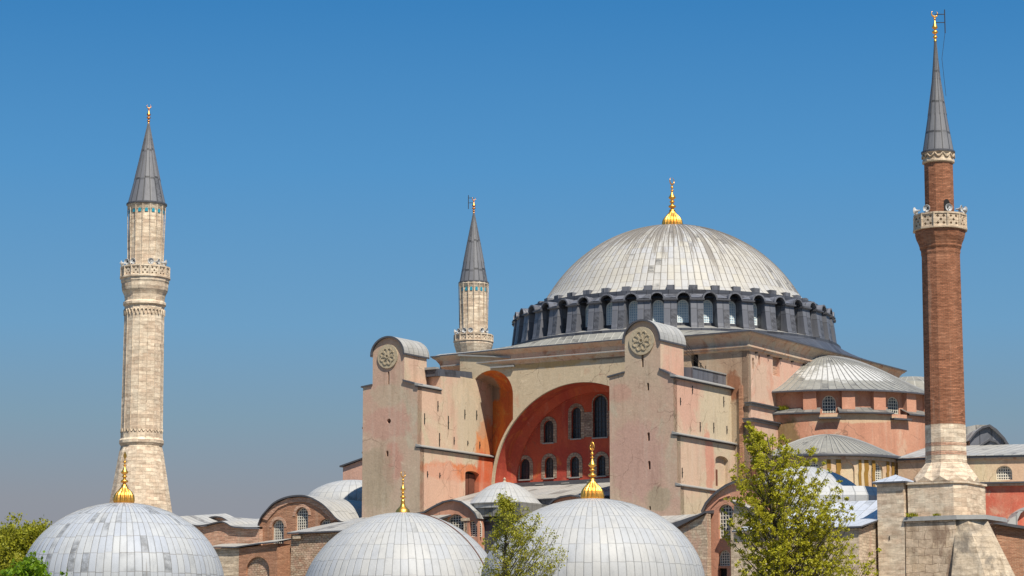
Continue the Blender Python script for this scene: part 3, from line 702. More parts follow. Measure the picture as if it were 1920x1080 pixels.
for i in range(len(pfc) - 1):
    (o0, za), (o1, zc) = pfc[i], pfc[i + 1]
    ac_.face([(b_[0], SP + .0 - o0, za), (WX1 + 1.4, SP - o0, za), (WX1 + 1.4, SP - o1, zc), (b_[0], SP - o1, zc)], mats_[i])
    ac_.face([(-19, SP + .9 - o0, za), (b_[0], SP - o0, za), (b_[0], SP - o1, zc), (-19, SP + .9 - o1, zc)], mats_[i])
ac_.face([(WX1 + 1.4, SP - .62, 40.34), (b_[0], SP - .62, 40.34), (-19.8, SP + .5, 40.34), (-19.8, SP + 1.6, 40.65), (WX1 + 1.4, SP + 1.6, 40.75)], 'roof_lead')
ac_.build('arch_cornice', ch)

# ---- buttress piers
def rosette(u, z, rr, n):
    b = MB(['carved'])
    mp = mpN(n)
    b.extr(lambda u_, z_, w: (u_, n - .16 + w, z_), [(u + rr * math.cos(t), z + rr * math.sin(t)) for t in [2 * pi * i / 40 for i in range(40)]], (), .16, 'carved')
    # eight raised petals round a ring
    r1 = rr * .68
    def bar(p, q, w=.07, d=.075):
        dx, dz = q[0] - p[0], q[1] - p[1]; l = math.hypot(dx, dz); ox, oz = -dz / l * w, dx / l * w
        qd = [(p[0] + ox, p[1] + oz), (q[0] + ox, q[1] + oz), (q[0] - ox, q[1] - oz), (p[0] - ox, p[1] - oz)]
        b.hull8([(x, n - .16 - d, y) for x, y in qd], [(x, n - .158, y) for x, y in qd], 'carved')
    for k in range(8):
        a = 2 * pi * (k + .5) / 8
        def P(r, off): return (u + r * math.cos(a + off), z + r * math.sin(a + off))
        pts = [P(.24 * r1, 0.0), P(.60 * r1, pi / 8.6), P(.93 * r1, pi / 11), P(1.06 * r1, 0), P(.93 * r1, -pi / 11), P(.60 * r1, -pi / 8.6)]
        for i in range(6): bar(pts[i], pts[(i + 1) % 6], .055)
    for k in range(16):
        t0, t1 = 2 * pi * k / 16, 2 * pi * (k + 1) / 16
        bar((u + .22 * r1 * math.cos(t0), z + .22 * r1 * math.sin(t0)), (u + .22 * r1 * math.cos(t1), z + .22 * r1 * math.sin(t1)), .05, .14)
    return b
PF = -32.1
def pier(spec):
    F_ = spec['front']; e0, e1 = spec['e0'], spec['e1']
    b = MB(['front_plaster'])
    zs = spec['zs']                      # shoulder height (front right corner), descending tiers with growing width
    holes = [archp(*h) if len(h) == 4 else [(h[0] + h[2] * math.cos(t), h[1] + h[2] * 1.1 * math.sin(t)) for t in [2 * pi * i / 12 for i in range(12)]] for h in spec['slits']]
    ue0, ue1, us, ur = spec['ue0'], spec['ue1'], spec['us'], spec['ur']
    ucx = (ue0 + ue1) / 2
    g = spec['grow']
    tiers = spec['tiers']                # [(ztop, zbot, extra)]
    # front skin in one sheet, right side steps out
    front = [(ue0, us)] + [(ucx + ur * math.cos(pi - pi * i / 20), us + (spec['top'] - us) * math.sin(pi - pi * i / 20)) for i in range(1, 20)] + [(ue1, us), (ue1, spec['sr'])]
    rt = [(e1, spec['zs'])]
    for (zt, zbm, ex) in tiers: rt += [(e1 + ex, zt), (e1 + ex, zbm)]
    lf = [(e0, 4.0), (e0, spec['sl0']), (ue0, spec['sl1'])]
    outl = front + rt[1:] + lf
    outl = outl[::-1]
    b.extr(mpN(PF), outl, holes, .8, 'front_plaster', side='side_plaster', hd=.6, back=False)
    for h in holes: b.extr(mpN(PF + .6), h, (), .05, 'dark')
    # west face and tiers of the east side
    back = spec['back']
    b.box(e0, e0 + .5, PF + .8, back, 4, spec['sl0'] - .05, 'front_plaster')
    for i, (zt, zbm, ex) in enumerate(tiers):
        hl = [h for h in spec['side_holes'] if zbm < h[0][1] < zt]
        for h in hl: b.extr(mpE(e1 + ex - .6), h, (), .05, 'dark')
        topn = [(back, zt), (PF + .79, zt)] if i else spec['side_top']
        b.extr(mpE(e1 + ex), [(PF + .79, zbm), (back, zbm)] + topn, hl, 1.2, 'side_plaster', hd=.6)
        b.face([(e1 + ex, PF, zbm), (e1 + ex, PF + .8, zbm), (e1 + ex, PF + .8, zt), (e1 + ex, PF, zt)], 'side_plaster')
    # upper block
    b.box(ue0 + .02, ue1 - .01, PF + .8, spec['ub'], spec['sr'] - 1.5, us - .02, 'side_plaster')
    body = b.build('buttress_pier', ch, spec['label'])
    # barrel cap
    r = MB(['roof_lead']); cap = []
    N_ = 20; hh = spec['top'] - us
    for i in range(N_):
        t0, t1 = pi - pi * i / N_, pi - pi * (i + 1) / N_
        o = [(ucx + (ur + .16) * math.cos(t), us + (hh + .16) * math.sin(t)) for t in (t0, t1)]; q = [(ucx + (ur - .02) * math.cos(t), us + (hh - .02) * math.sin(t)) for t in (t0, t1)]
        qd = [o[0], o[1], q[1], q[0]]
        A1 = [(x, PF - .3, z) for x, z in qd]; B1 = [(x, spec['ub'] + .3, z) for x, z in qd]
        r.face(A1, 'edge_lead'); r.face(B1[::-1], 'edge_lead')
        s_ = i * .8
        r.face([A1[0], A1[1], B1[1], B1[0]], 'roof_lead', [(0, s_), (0, s_ + .8), (spec['ub'] - PF, s_ + .8), (spec['ub'] - PF, s_)])
        r.face([A1[2], A1[3], B1[3], B1[2]], 'edge_lead')
    r.extr(mpN(spec['ub'] + .0), [(ucx + ur * math.cos(pi * i / 16), us + hh * math.sin(pi * i / 16)) for i in range(17)], (), .2, 'side_plaster')
    r.box(ue1 + .003, ue1 + .16, PF - .28, spec['ub'] + .28, us - .16, us + .02, 'edge_lead')
    r.box(ue0 - .16, ue0 - .003, PF - .28, spec['ub'] + .28, us - .16, us + .02, 'edge_lead')
    r.build('barrel_roof', body)
    # round rose panel
    ro = rosette(*spec['rose'], PF); ro.build('rose_medallion', body)
    # ledges (lead drips)
    l = MB(['coping'])
    def ledge(ee, p0, p1, proj=.42, th=.09, m='coping'):
        (n0, za), (n1, zb_) = p0, p1
        l.hull8([(ee - .25, n0, za), (ee + proj, n0, za - .08), (ee + proj, n1, zb_ - .08), (ee - .25, n1, zb_)],
                [(ee - .25, n0, za + th + .22), (ee + proj, n0, za + th - .08), (ee + proj, n1, zb_ + th - .08), (ee - .25, n1, zb_ + th + .22)], m)
        l.hull8([(ee - .2, n0 + .05, za - .14), (ee + proj * .55, n0 + .05, za - .2), (ee + proj * .55, n1, zb_ - .2), (ee - .2, n1, zb_ - .14)],
                [(ee - .2, n0 + .05, za), (ee + proj * .55, n0 + .05, za - .04), (ee + proj * .55, n1, zb_ - .04), (ee - .2, n1, zb_)], 'edge_lead')
    for q in spec['ledges']: ledge(*q)
    l.hull8([(e0 - .2, PF - .15, spec['sl0'] - .02), (ue0, PF - .15, spec['sl1'] - .02), (ue0, PF + 4, spec['sl1'] - .02), (e0 - .2, PF + 4, spec['sl0'] - .02)],
            [(e0 - .2, PF - .15, spec['sl0'] + .14), (ue0, PF - .15, spec['sl1'] + .14), (ue0, PF + 4, spec['sl1'] + .14), (e0 - .2, PF + 4, spec['sl0'] + .14)], 'edge_lead')
    l.hull8([(ue1 - .1, PF - .2, spec['sr'] + .0), (e1 + .1, PF - .2, spec['zs'] - .05), (e1 + .1, PF + .9, spec['zs'] - .05), (ue1 - .1, PF + .9, spec['sr'])],
            [(ue1 - .1, PF - .2, spec['sr'] + .2), (e1 + .1, PF - .2, spec['zs'] + .14), (e1 + .1, PF + .9, spec['zs'] + .14), (ue1 - .1, PF + .9, spec['sr'] + .2)], 'edge_lead')
    l.build('drip_ledges', body)
    for (n_, za, zb_, ee) in spec['ties']:
        ti = MB(['iron']); ti.box(ee, ee + .07, n_ - .05, n_ + .05, za, zb_, 'iron'); zm = (za + zb_) / 2
        ti.box(ee + .05, ee + .09, n_ - .11, n_ + .11, zm - .05, zm + .05, 'iron')
        ti.build('wall_tie', body)
    return body
def slit(x, y0, y1, w=.22, zz=z1):
    a = pN(*zz(x, y1), PF); b_ = pN(*zz(x, y0), PF); return (a[0], a[1], w, b_[1] - a[1])
def tie(x, y0, y1, e, zz=z1):
    a = pE(*zz(x, y1), e); b_ = pE(*zz(x, y0), e); return (a[0], a[1], b_[1], e)
# west pier
e1 = -14.0; e0 = pN(680, 800, PF)[0]
q = pN(*z1(372, 182), PF); us_ = pN(*z1(372, 290), PF)[1]; ue0 = pN(*z1(271, 300), PF)[0]; ue1 = pN(*z1(474, 300), PF)[0]
ro = pN(*z1(370, 303), PF)
zc = pE(782, 838, e1)[1]
sh_ = pE(*z1(560, 487), e1)
stp = pE(*z1(708, 505), e1); st2 = pE(*z1(708, 430), e1); st3 = pE(*z1(850, 436), e1)
dA = pE(*z7(328, 300), e1 + .35); dB = pE(*z7(420, 160), e1 + .35)
W_ub = pE(*z1(618, 300), ue1)[0]
wp = pier(dict(front=None, e0=e0, e1=e1, zs=sh_[1], tiers=[(sh_[1], zc, 0), (zc, 4, .35)], ue0=ue0, ue1=ue1, us=us_, ur=(ue1 - ue0) / 2, top=q[1], sr=pN(*z1(474, 462), PF)[1], sl0=pN(*z1(204, 503), PF)[1], sl1=pN(*z1(270, 488), PF)[1], grow=0, back=TY + .1, ub=W_ub,
    slits=[slit(372, 400, 482), (pN(*z1(374, 718), PF)[0], pN(*z1(374, 718), PF)[1], .26), slit(364, 908, 945, .3)],
    side_holes=[ellarch((dA[0] + dB[0]) / 2, dA[1] - .5, dB[0] - dA[0], dB[1] - dA[1] + .5, .35)],
    side_top=[(TY + .1, st3[1] + .0), (SP - .4, st3[1]), (st2[0], st2[1]), (st2[0] - .02, sh_[1] - .05), (PF + .79, sh_[1])],
    rose=(ro[0], ro[1], 1.32), label='left buttress pier, beige front with round rose panel',
    ledges=[(e1, (PF - .25, sh_[1] - .02), (stp[0], sh_[1] - .05), .25), (e1 + .1, (PF - .15, zc + .05), (-16.9, zc + .05), .55)],
    ties=[tie(*t_, e1) for t_ in ((602, 668, 738), (688, 590, 655), (755, 685, 770), (698, 795, 880), (792, 820, 870), (880, 845, 875), (957, 850, 895), (861, 645, 705), (937, 650, 710))] + [tie(75, 155, 195, e1 + .35, z7), tie(157, 165, 200, e1 + .35, z7)]))
e1w = e1
# lead boxes behind the west cap
xb = MB(['side_plaster'])
bx1 = pE(*z1(705, 420), e1 - .6)
xb.box(ue0 + .6, e1 - .55, W_ub + .35, st2[0] + .2, sh_[1] - .3, st2[1] + .75, 'side_plaster', 'roof_lead')
xb.box(ue0 + .4, e1 - .3, W_ub + .3, st2[0] - .6, st2[1] + .75, st2[1] + 1.0, 'coping')
xb.hull8([(ue0 + 1, st2[0] - .4, st2[1]), (e1 - .05, st2[0] - .4, st2[1]), (e1 - .05, SP - .5, st3[1]), (ue0 + 1, SP - .5, st3[1])], [(ue0 + 1, st2[0] - .4, st2[1] + 1.05), (e1 - .15, st2[0] - .4, st2[1] + .8), (e1 - .15, SP - .5, st3[1] + .8), (ue0 + 1, SP - .5, st3[1] + 1.05)], 'dark_lead', None, 'coping')
xb.box(ue0 + .6, e1 - .02, SP - 3, TY - .1, st3[1] - 1.2, st3[1] + .02, 'side_plaster')
xb.build('roof_parapet', wp)
dd = MB(['wood']); dw = dB[0] - dA[0]; dcx = (dA[0] + dB[0]) / 2
dd.box(e1 - .2, e1 - .12, dcx - dw * .45, dcx - dw * .02, dA[1] - .4, dB[1] - .3, 'wood'); dd.box(e1 - .18, e1 - .1, dcx + dw * .02, dcx + dw * .42, dA[1] - .4, dB[1] - .3, 'wood')
dd.build('wooden_shutter', wp)
# east pier
e1 = 17.3; e0 = pN(1143, 800, PF)[0]
q = pN(*z2(500, 105), PF); us_ = pN(*z2(500, 285), PF)[1]; ue0 = pN(*z2(343, 320), PF)[0]; ue1 = pN(*z2(663, 320), PF)[0]
ro = pN(*z2(500, 284), PF)
z_a = pE(1264, 815, e1)[1]; z_b = pE(1270, 912, e1)[1]
sh_ = pE(*z2(780, 602), e1); E_ub = pE(*z2(872, 330), ue1)[0]
st3 = pE(*z2(1375, 690), e1)
bk = pE(1388, 760, e1)[0]
dA = pE(*z5(505, 465), e1 + .35); dB = pE(*z5(588, 275), e1 + .35)
ep = pier(dict(front=None, e0=e0, e1=e1, zs=sh_[1], tiers=[(sh_[1], z_a, 0), (z_a, z_b, .35), (z_b, 4, .7)], ue0=ue0, ue1=ue1, us=us_, ur=(ue1 - ue0) / 2, top=q[1], sr=pN(*z2(663, 545), PF)[1], sl0=pN(*z2(205, 612), PF)[1], sl1=pN(*z2(342, 570), PF)[1], grow=0, back=bk, ub=E_ub,
    slits=[slit(503, 405, 520, .25, z2), slit(552, 660, 730, .25, z2), slit(57, 108, 165, .3, z5), slit(62, 298, 355, .3, z5), slit(67, 600, 625, .2, z5)],
    side_holes=[ellarch((dA[0] + dB[0]) / 2, dA[1], dB[0] - dA[0], dB[1] - dA[1], .45)],
    side_top=[(bk, sh_[1] + .12), (PF + .79, sh_[1])],
    rose=(ro[0], ro[1], 1.45), label='right buttress pier, pinkish beige front with round rose panel',
    ledges=[(e1, (PF - .25, sh_[1] - .02), (bk - .3, sh_[1] + .02), .42), (e1 + .1, (PF - .15, z_a + .05), (bk - .1, z_a + .05), .6), (e1 + .4, (PF - .05, z_b + .05), (pE(1348, 917, e1 + .35)[0], z_b + .02), .5)],
    ties=[tie(*t_, e1, z2) for t_ in ((842, 795, 860), (950, 688, 758), (1020, 1015, 1100), (1142, 1020, 1110), (1232, 785, 875), (1260, 1050, 1120))] + [tie(280, 345, 410, e1 + .35, z5)]))
xb = MB(['dark_lead'])
pa = pE(*z2(875, 505), e1 - .6); pb_ = pE(*z2(1268, 580), e1 - .6)
xb.hull8([(ue1 - 2.4, E_ub + .35, sh_[1] - .2), (e1 - .6, E_ub + .35, sh_[1] - .2), (e1 - .6, pb_[0], sh_[1] - .2), (ue1 - 2.4, pb_[0], sh_[1] - .2)],
         [(ue1 - 2.4, E_ub + .35, pa[1] + .3), (e1 - .6, E_ub + .35, pa[1]), (e1 - .6, pb_[0], pb_[1]), (ue1 - 2.4, pb_[0], pb_[1] + .3)], 'rib_lead', None, 'coping')
xb.box(e1 - .75, e1 - .5, E_ub + .4, pb_[0], min(pa[1], pb_[1]) - .02, min(pa[1], pb_[1]) + .12, 'coping')
xb.box(e0 + .5, e1 - .02, E_ub + .2, bk, sh_[1] - .6, sh_[1] - .15, 'roof_lead')
for i in range(4):   # guard wires behind the cap
    a = (ue1 + .1, E_ub + .3, us_ + .4 - .4 * i); b_ = (15.8 + .3 * i, -20.2, sh_[1] + .4)
    xb.tube([a, b_], .025, 4, 'iron')
for i in range(3):
    xb.tube([(15.2 + .35 * i, -21 - .4 * i, sh_[1] - .3), (15.2 + .35 * i, -21 - .4 * i, sh_[1] + 2.4 - .6 * i)], .05, 5, 'iron')
for i in range(6): xb.box(14.2, 15.3, -22.2, -22.1, sh_[1] + .3 + .38 * i, sh_[1] + .36 + .38 * i, 'iron')
xb.box(14.2, 14.28, -22.2, -22.1, sh_[1] - .3, sh_[1] + 2.6, 'iron'); xb.box(15.2, 15.28, -22.2, -22.1, sh_[1] - .3, sh_[1] + 2.6, 'iron')
xb.build('roof_parapet', ep)
dd = MB(['wood']); dw = dB[0] - dA[0]
dd.box(e1 - .15, e1 - .05, dA[0] + .15, dA[0] + dw * .42, dA[1], dB[1] - 1.4, 'wood')
dd.box(e1 - .15, e1 - .05, dA[0] + dw * .42, dB[0], dA[1], dB[1], 'side_plaster'); dd.box(e1 - .15, e1 - .05, dA[0], dA[0] + dw * .42, dB[1] - 1.4, dB[1], 'side_plaster')
dd.build('wooden_door', ep)

# ---- lower shoulders on the east wall
es = MB(['pink_plaster'])
for ee, (x0, y0), (x1, y1), nlo in ((19.6, z2(1475, 860), z2(1712, 880), None), (20.0, z2(1488, 1000), z2(1758, 1030), None)):
    nA, zA = pE(x0, y0, ee); nB, zB = pE(x1, y1, ee); zA = (zA + zB) / 2
    es.box(18.5, ee, -19.25, nB, 5, zA, 'pink_plaster')
    es.box(19.0, ee + .38, nA - .3, nB + .25, zA, zA + .14, 'edge_lead', 'coping')
    es.box(19.0, ee + .15, nA - .1, nB + .1, zA - .25, zA - .002, 'coping')
es.box(18.35, 18.75, -19.6, -19.31, 5, 34.6, 'old_brick')
es.build('east_shoulder', ch)

# ---- eastern semi-dome and its wall
SC = (EW, 0); zE = 34.52
sd = MB(['conch_lead'])
apexz = 39.75; pr = []
for i in range(25):
    t = i / 24; r = 13.6 * t
    z = zE + (apexz - zE) * (1 - t ** 1.75) if t > 0 else apexz
    c_t = math.cos(pi / 2 * t); z = zE + (apexz - zE) * .5 * (c_t + c_t * c_t)
    pr.append((max(.01, r), z))
pr.append((13.75, zE - .06)); pr.append((13.75, zE - .2)); 
sd.lathe(pr, 60, SC, -pi / 2, pi / 2, 'conch_lead', npan=96, row=1.1, smooth=False, mfn=lambda i: 'edge_lead' if i >= 24 else 'conch_lead')
for k in range(0, 49):
    a = -pi / 2 + pi * k / 48
    pts = [(SC[0] + r * math.cos(a), SC[1] + r * math.sin(a), z + .02) for r, z in pr[2:-2]]
    sd.tube(pts, .05, 3, 'coping')
sdo = sd.build('semi_dome', ch)
sw = MB(['salmon_plaster'])
zL = 32.05
rwS = 12.7
def angpx(px, y, r, z):   # azimuth on a cylinder round SC seen at pixel x
    best = None
    for i in range(-90, 60):
        for q in (0, .25, .5, .75):
            a = R(i + q); p = wld((SC[0] + r * math.cos(a), SC[1] + r * math.sin(a), z)); d = p.y * math.cos(PITCH) + (p.z - CZ) * math.sin(PITCH)
            x = 960 + F * p.x / d
            if best is None or abs(x - px) < best[0]: best = (abs(x - px), a)
    return best[1]
wa = [angpx(z4(620, 0)[0], 0, rwS, 33), angpx(z4(1049, 0)[0], 0, rwS, 33)]
step = wa[1] - wa[0]
angs = [wa[0] - step, wa[0], wa[1], wa[1] + step, wa[1] + 2 * step]
cuts = [-pi / 2]
for i, a in enumerate(angs):
    cuts += [a - .085, a + .085]
cuts.append(pi / 2); cuts = sorted(c for c in cuts if -pi / 2 <= c <= pi / 2)
zs0, zs1 = zL - .55, 34.1
wS = 2 * rwS * math.sin(.085); smesh = win_mesh('window', 1.45, 2.45, 5, 7, .07, 'lattice', 'glass_dark', .09)
wins_s = []
def cylp(r, a): return (SC[0] + r * math.cos(a), SC[1] + r * math.sin(a))
a = -pi / 2
allc = []
prev = -pi / 2
for w_ in [x for x in angs if -pi / 2 < x < pi / 2]:
    k = 4
    for i in range(k): allc.append((prev + (w_ - .085 - prev) * i / k, prev + (w_ - .085 - prev) * (i + 1) / k, None))
    allc.append((w_ - .085, w_ + .085, w_)); prev = w_ + .085
for i in range(4): allc.append((prev + (pi / 2 - prev) * i / 4, prev + (pi / 2 - prev) * (i + 1) / 4, None))
for (a0, a1, w_) in allc:
    p0, p1 = cylp(rwS, a0), cylp(rwS, a1); W_ = math.dist(p0, p1)
    ho = [archp(W_ / 2, zs0, 1.45, 2.45)] if w_ is not None else []
    sw.extr(mpW(p0, p1), [(0, 31), (W_, 31), (W_, 34.6), (0, 34.6)], ho, .4, 'salmon_plaster', hd=.38, back=False)
# pilasters each side of the windows (projecting piers)
for w_ in [x for x in angs if -pi / 2 < x < pi / 2]:
    for s_ in (-1, 1):
        a = w_ + s_ * .155
        T = lambda v: Vector((SC[0] + v.x * math.cos(a) - v.y * math.sin(a), SC[1] + v.x * math.sin(a) + v.y * math.cos(a), v.z))
        sw.box(rwS - .2, rwS + .62, -.7, .7, 31.5, 34.42, 'salmon_plaster', T=T)
sww = sw.build('apse_wall', ch)
for w_ in [x for x in angs if -pi / 2 < x < pi / 2]:
    put(smesh, 'window', sww, (*cylp(rwS - .16, w_), zs0), w_ + pi / 2)
lg = MB(['roof_lead'])
# ledge roof, interrupted at the windows by lead sills
prev = -pi / 2
segs = []
for w_ in [x for x in angs if -pi / 2 < x < pi / 2]: segs.append((prev, w_ - .07)); prev = w_ + .07
segs.append((prev, pi / 2))
for a0, a1 in segs:
    lg.lathe([(12.6, 32.75), (13.2, 32.45), (14.25, 32.05), (14.25, 31.9), (13.75, 31.88)], max(4, int((a1 - a0) * 24)), SC, a0, a1, npan=96, row=1., mfn=lambda i: ('ledge_lead', 'ledge_lead', 'edge_lead', 'edge_lead')[i])
for w_ in [x for x in angs if -pi / 2 < x < pi / 2]:
    T = lambda v, a=w_: Vector((SC[0] + v.x * math.cos(a) - v.y * math.sin(a), SC[1] + v.x * math.sin(a) + v.y * math.cos(a), v.z))
    lg.box(12.3, 14.45, -1.15, 1.15, zs0 - .2, zs0 - .02, 'edge_lead', T=T)
lg.build('apse_ledge', ch)
lw = MB(['salmon_plaster'])
lw.lathe([(13.8, 31.95), (13.8, 22.0)], 48, SC, -pi / 2, pi / 2, 'salmon_plaster')
lw.build('apse_drum_wall', ch)
# distant north-east barrel roof seen past the eave
nb = MB(['roof_lead'])
a_ = z4(1118, 280); 
p_ = loc(dpt(1725, 730, 312))
nb.lathe([(.01, p_.z + 1.6), (2, p_.z + 1.4), (4, p_.z + .6), (5.5, p_.z - .9), (5.5, p_.z - 8)], 24, (p_.x - 1.2, p_.y), npan=24, row=1, mfn=lambda i: 'conch_lead' if i < 3 else 'salmon_plaster')
nb.build('north_exedra', ch)

# ---- south-east exedra: conch roof on a curved wall of windows
XC = loc(dpt(1552, 850, 271)); XC = (XC.x, XC.y); XR = 7.55
azC = A0                                        # toward the camera
zEx = dpt(1600, 853, 271 - 7).z
zwb = dpt(1629, 912, 265).z
cx_ = MB(['conch_lead'])
ap = dpt(1563, 820, 271).z
prx = [(max(.01, (XR + .45) * i / 12), zEx + .1 + (ap - zEx - .1 + .25) * math.cos(pi / 2 * (i / 12) ** 1.0) ** 1.25) for i in range(13)] + [(XR + .5, zEx - .02), (XR + .5, zEx - .15), (XR + .1, zEx - .2), (XR + .1, zEx - .5)]
cx_.lathe(prx, 60, XC, azC - pi * .62, azC + pi * .62, npan=60, row=1.1, mfn=lambda i: 'conch_lead' if i < 12 else ('edge_lead' if i < 15 else 'mould'))
for k in range(0, 46):
    a = azC - pi * .62 + 1.24 * pi * k / 45
    cx_.tube([(XC[0] + r * math.cos(a), XC[1] + r * math.sin(a), z + .02) for r, z in prx[1:13]], .045, 3, 'coping')
exo = cx_.build('exedra_roof', ch)
xw = MB(['ochre_plaster'])
win_az = [azC + R(8 + 27 * k) for k in range(-3, 4)]
hW = .21
prev = None; facets = []
for i, w_ in enumerate(win_az):
    facets.append((w_ - hW, w_ + hW, w_))
    if i < 6:
        nx_ = win_az[i + 1] - hW; facets.append((w_ + hW, nx_, None))
facets = [(win_az[0] - hW - .5, win_az[0] - hW, None)] + facets + [(win_az[-1] + hW, win_az[-1] + hW + .5, None)]
wh = dpt(1629, z4(0, 808)[1], 265).z - zwb
for (a0, a1, w_) in facets:
    p0 = (XC[0] + XR * math.cos(a0), XC[1] + XR * math.sin(a0)); p1 = (XC[0] + XR * math.cos(a1), XC[1] + XR * math.sin(a1)); W_ = math.dist(p0, p1)
    ho = [archp(W_ / 2, zwb, 1.55, wh)] if w_ is not None else []
    xw.extr(mpW(p0, p1), [(0, 14), (W_, 14), (W_, zEx - .1), (0, zEx - .1)], ho, .5, 'ochre_plaster', hd=.45, back=False)
xwo = xw.build('exedra_wall', ch)
xm = win_mesh('window', 1.55, wh, 6, 10, .08, 'lattice', 'glass_dark', .1)
for i, w_ in enumerate(win_az):
    p = (XC[0] + (XR - .38) * math.cos(w_), XC[1] + (XR - .38) * math.sin(w_), zwb)
    if i == 3:
        bl = MB(['carved']); bl.extr(lambda u, z, w: (u, w, z), archp(0, 0, 1.55, wh), (), .1, 'ochre_plaster'); put(bl.mesh('blind_panel'), 'blind_panel', xwo, p, w_ + pi / 2)
    else: put(xm, 'window', xwo, p, w_ + pi / 2)
ms = MB(['moss'])               # moss run-off stripes down the wall (a skin a few millimetres proud)
for i, (off, w_, l_) in enumerate(((-.17, .24, .9), (.0, 0, 0), (.13, .16, 1.), (.225, .26, 1.), (.345, .2, .95), (.62, .24, .8), (.75, .26, .95), (.88, .18, .8), (1.15, .16, .55), (-.3, .2, .8))):
    if not w_: continue
    a = win_az[3] + off + .05
    T = lambda rr, tt, z, a=a: (XC[0] + rr * math.cos(a) - tt * math.sin(a), XC[1] + rr * math.sin(a) + tt * math.cos(a), z)
    zl = zEx - .5 - l_ * 3.3
    pts = [T(XR + .02, -w_, zEx - .5), T(XR + .02, w_, zEx - .5), T(XR + .02, w_ * 1.2, zEx - 1.4), T(XR + .02, w_ * .7, (zEx + zl) / 2), T(XR + .02, w_ * .9, zl + .5), T(XR + .02, 0, zl), T(XR + .02, -w_ * .8, zl + .4), T(XR + .02, -w_ * 1.2, (zEx + zl) / 2), T(XR + .02, -w_ * .8, zEx - 1.5)]
    ms = MB(['moss']); ms.face(pts, 'moss'); ms.build('moss_stain', exo)

# ---- east end: gallery wall behind the brick minaret, running to the right edge
gp = [loc(dpt(1683, 850, 267)), loc(dpt(1738, 850, 265.5)), loc(dpt(1818, 850, 264)), loc(dpt(1990, 850, 262))]
zG = dpt(1850, 855, 263).z; zGb = dpt(1850, 901, 263).z
gw = MB(['ochre_plaster']); gws = []
gr = MB(['roof_lead'])
for i in range(3):
    p0, p1 = gp[i], gp[i + 1]; W_ = math.dist((p0.x, p0.y), (p1.x, p1.y)); ho = []
    if i == 2:
        cxr = (1882 - 1818) / (1990 - 1818) * W_; ww = 105 / 3.552 / F * 263; hh = 95 / 3.552 / F * 265; ho = [ellarch(cxr, zGb + .08, ww, hh, ww * .42)]; gws.append((p0, p1, cxr, ww, hh))
    gw.extr(mpW(p0, p1), [(0, 6), (W_, 6), (W_, zG), (0, zG)], ho, .6, 'ochre_plaster', hd=.5)
    d = Vector((p1.x - p0.x, p1.y - p0.y, 0)).normalized(); o = Vector((d.y, -d.x, 0))
    for (z_a2, z_b2, pr_, m_) in ((zG - .3, zG - .14, .16, 'mould'), (zG - .14, zG + .05, .36, 'edge_lead')):
        gw.extr(mpW(p0, p1), [(0, z_a2), (W_, z_a2), (W_, z_b2), (0, z_b2)], (), .1, m_) if False else gw.hull8([tuple(p0 + o * pr_)[:2] + (z_a2,), tuple(p1 + o * pr_)[:2] + (z_a2,), tuple(p1 - o * .2)[:2] + (z_a2,), tuple(p0 - o * .2)[:2] + (z_a2,)], [tuple(p0 + o * pr_)[:2] + (z_b2,), tuple(p1 + o * pr_)[:2] + (z_b2,), tuple(p1 - o * .2)[:2] + (z_b2,), tuple(p0 - o * .2)[:2] + (z_b2,)], m_)
    zz_ = zG + .06
    gr.hull8([tuple(p0 + o * .45)[:2] + (zz_,), tuple(p1 + o * .45)[:2] + (zz_,), tuple(p1 - o * 9)[:2] + (zz_ + 1.9,), tuple(p0 - o * 9)[:2] + (zz_ + 1.9,)], [tuple(p0 + o * .45)[:2] + (zz_ + .06,), tuple(p1 + o * .45)[:2] + (zz_ + .06,), tuple(p1 - o * 9)[:2] + (zz_ + 1.97,), tuple(p0 - o * 9)[:2] + (zz_ + 1.97,)], 'roof_lead')
gwo = gw.build('gallery_wall', ch); gr.build('gallery_roof', ch)
p0, p1, cxr, ww, hh = gws[0]; dv = Vector((p1.x - p0.x, p1.y - p0.y)).normalized()
gm = win_mesh('window', ww, hh, 7, 5, .085, 'lattice', 'glass_dark', .1, rise=ww * .42)
q_ = mpW(p0, p1)(cxr, zGb + .08, .35); put(gm, 'window', gwo, q_, math.atan2(dv.y, dv.x))
# ledge + red wall below
rw_ = MB(['red_wall_plaster'])
g0 = loc(dpt(1822, 915, 259)); g1 = loc(dpt(1990, 915, 257))
zr = dpt(1850, 903, 258).z
W_ = math.dist((g0.x, g0.y), (g1.x, g1.y)); rw_.extr(mpW(g0, g1), [(0, 4), (W_, 4), (W_, zr - .3), (0, zr - .3)], (), .6, 'red_wall_plaster')
d = Vector((g1.x - g0.x, g1.y - g0.y, 0)).normalized(); o = Vector((d.y, -d.x, 0))
rw_.hull8([tuple(g0 + o * .5)[:2] + (zr - .18,), tuple(g1 + o * .5)[:2] + (zr - .18,), tuple(g1 - o * 6)[:2] + (zr + .0,), tuple(g0 - o * 6)[:2] + (zr + .0,)], [tuple(g0 + o * .5)[:2] + (zr - .02,), tuple(g1 + o * .5)[:2] + (zr - .02,), tuple(g1 - o * 6)[:2] + (zr + .25,), tuple(g0 - o * 6)[:2] + (zr + .25,)], 'edge_lead', None, 'roof_lead')
rw_.hull8([tuple(g0 + o * .25)[:2] + (zr - .4,), tuple(g1 + o * .25)[:2] + (zr - .4,), tuple(g1 - o * .3)[:2] + (zr - .4,), tuple(g0 - o * .3)[:2] + (zr - .4,)], [tuple(g0 + o * .25)[:2] + (zr - .19,), tuple(g1 + o * .25)[:2] + (zr - .19,), tuple(g1 - o * .3)[:2] + (zr - .19,), tuple(g0 - o * .3)[:2] + (zr - .19,)], 'mould')
rw_.build('aisle_wall', ch)
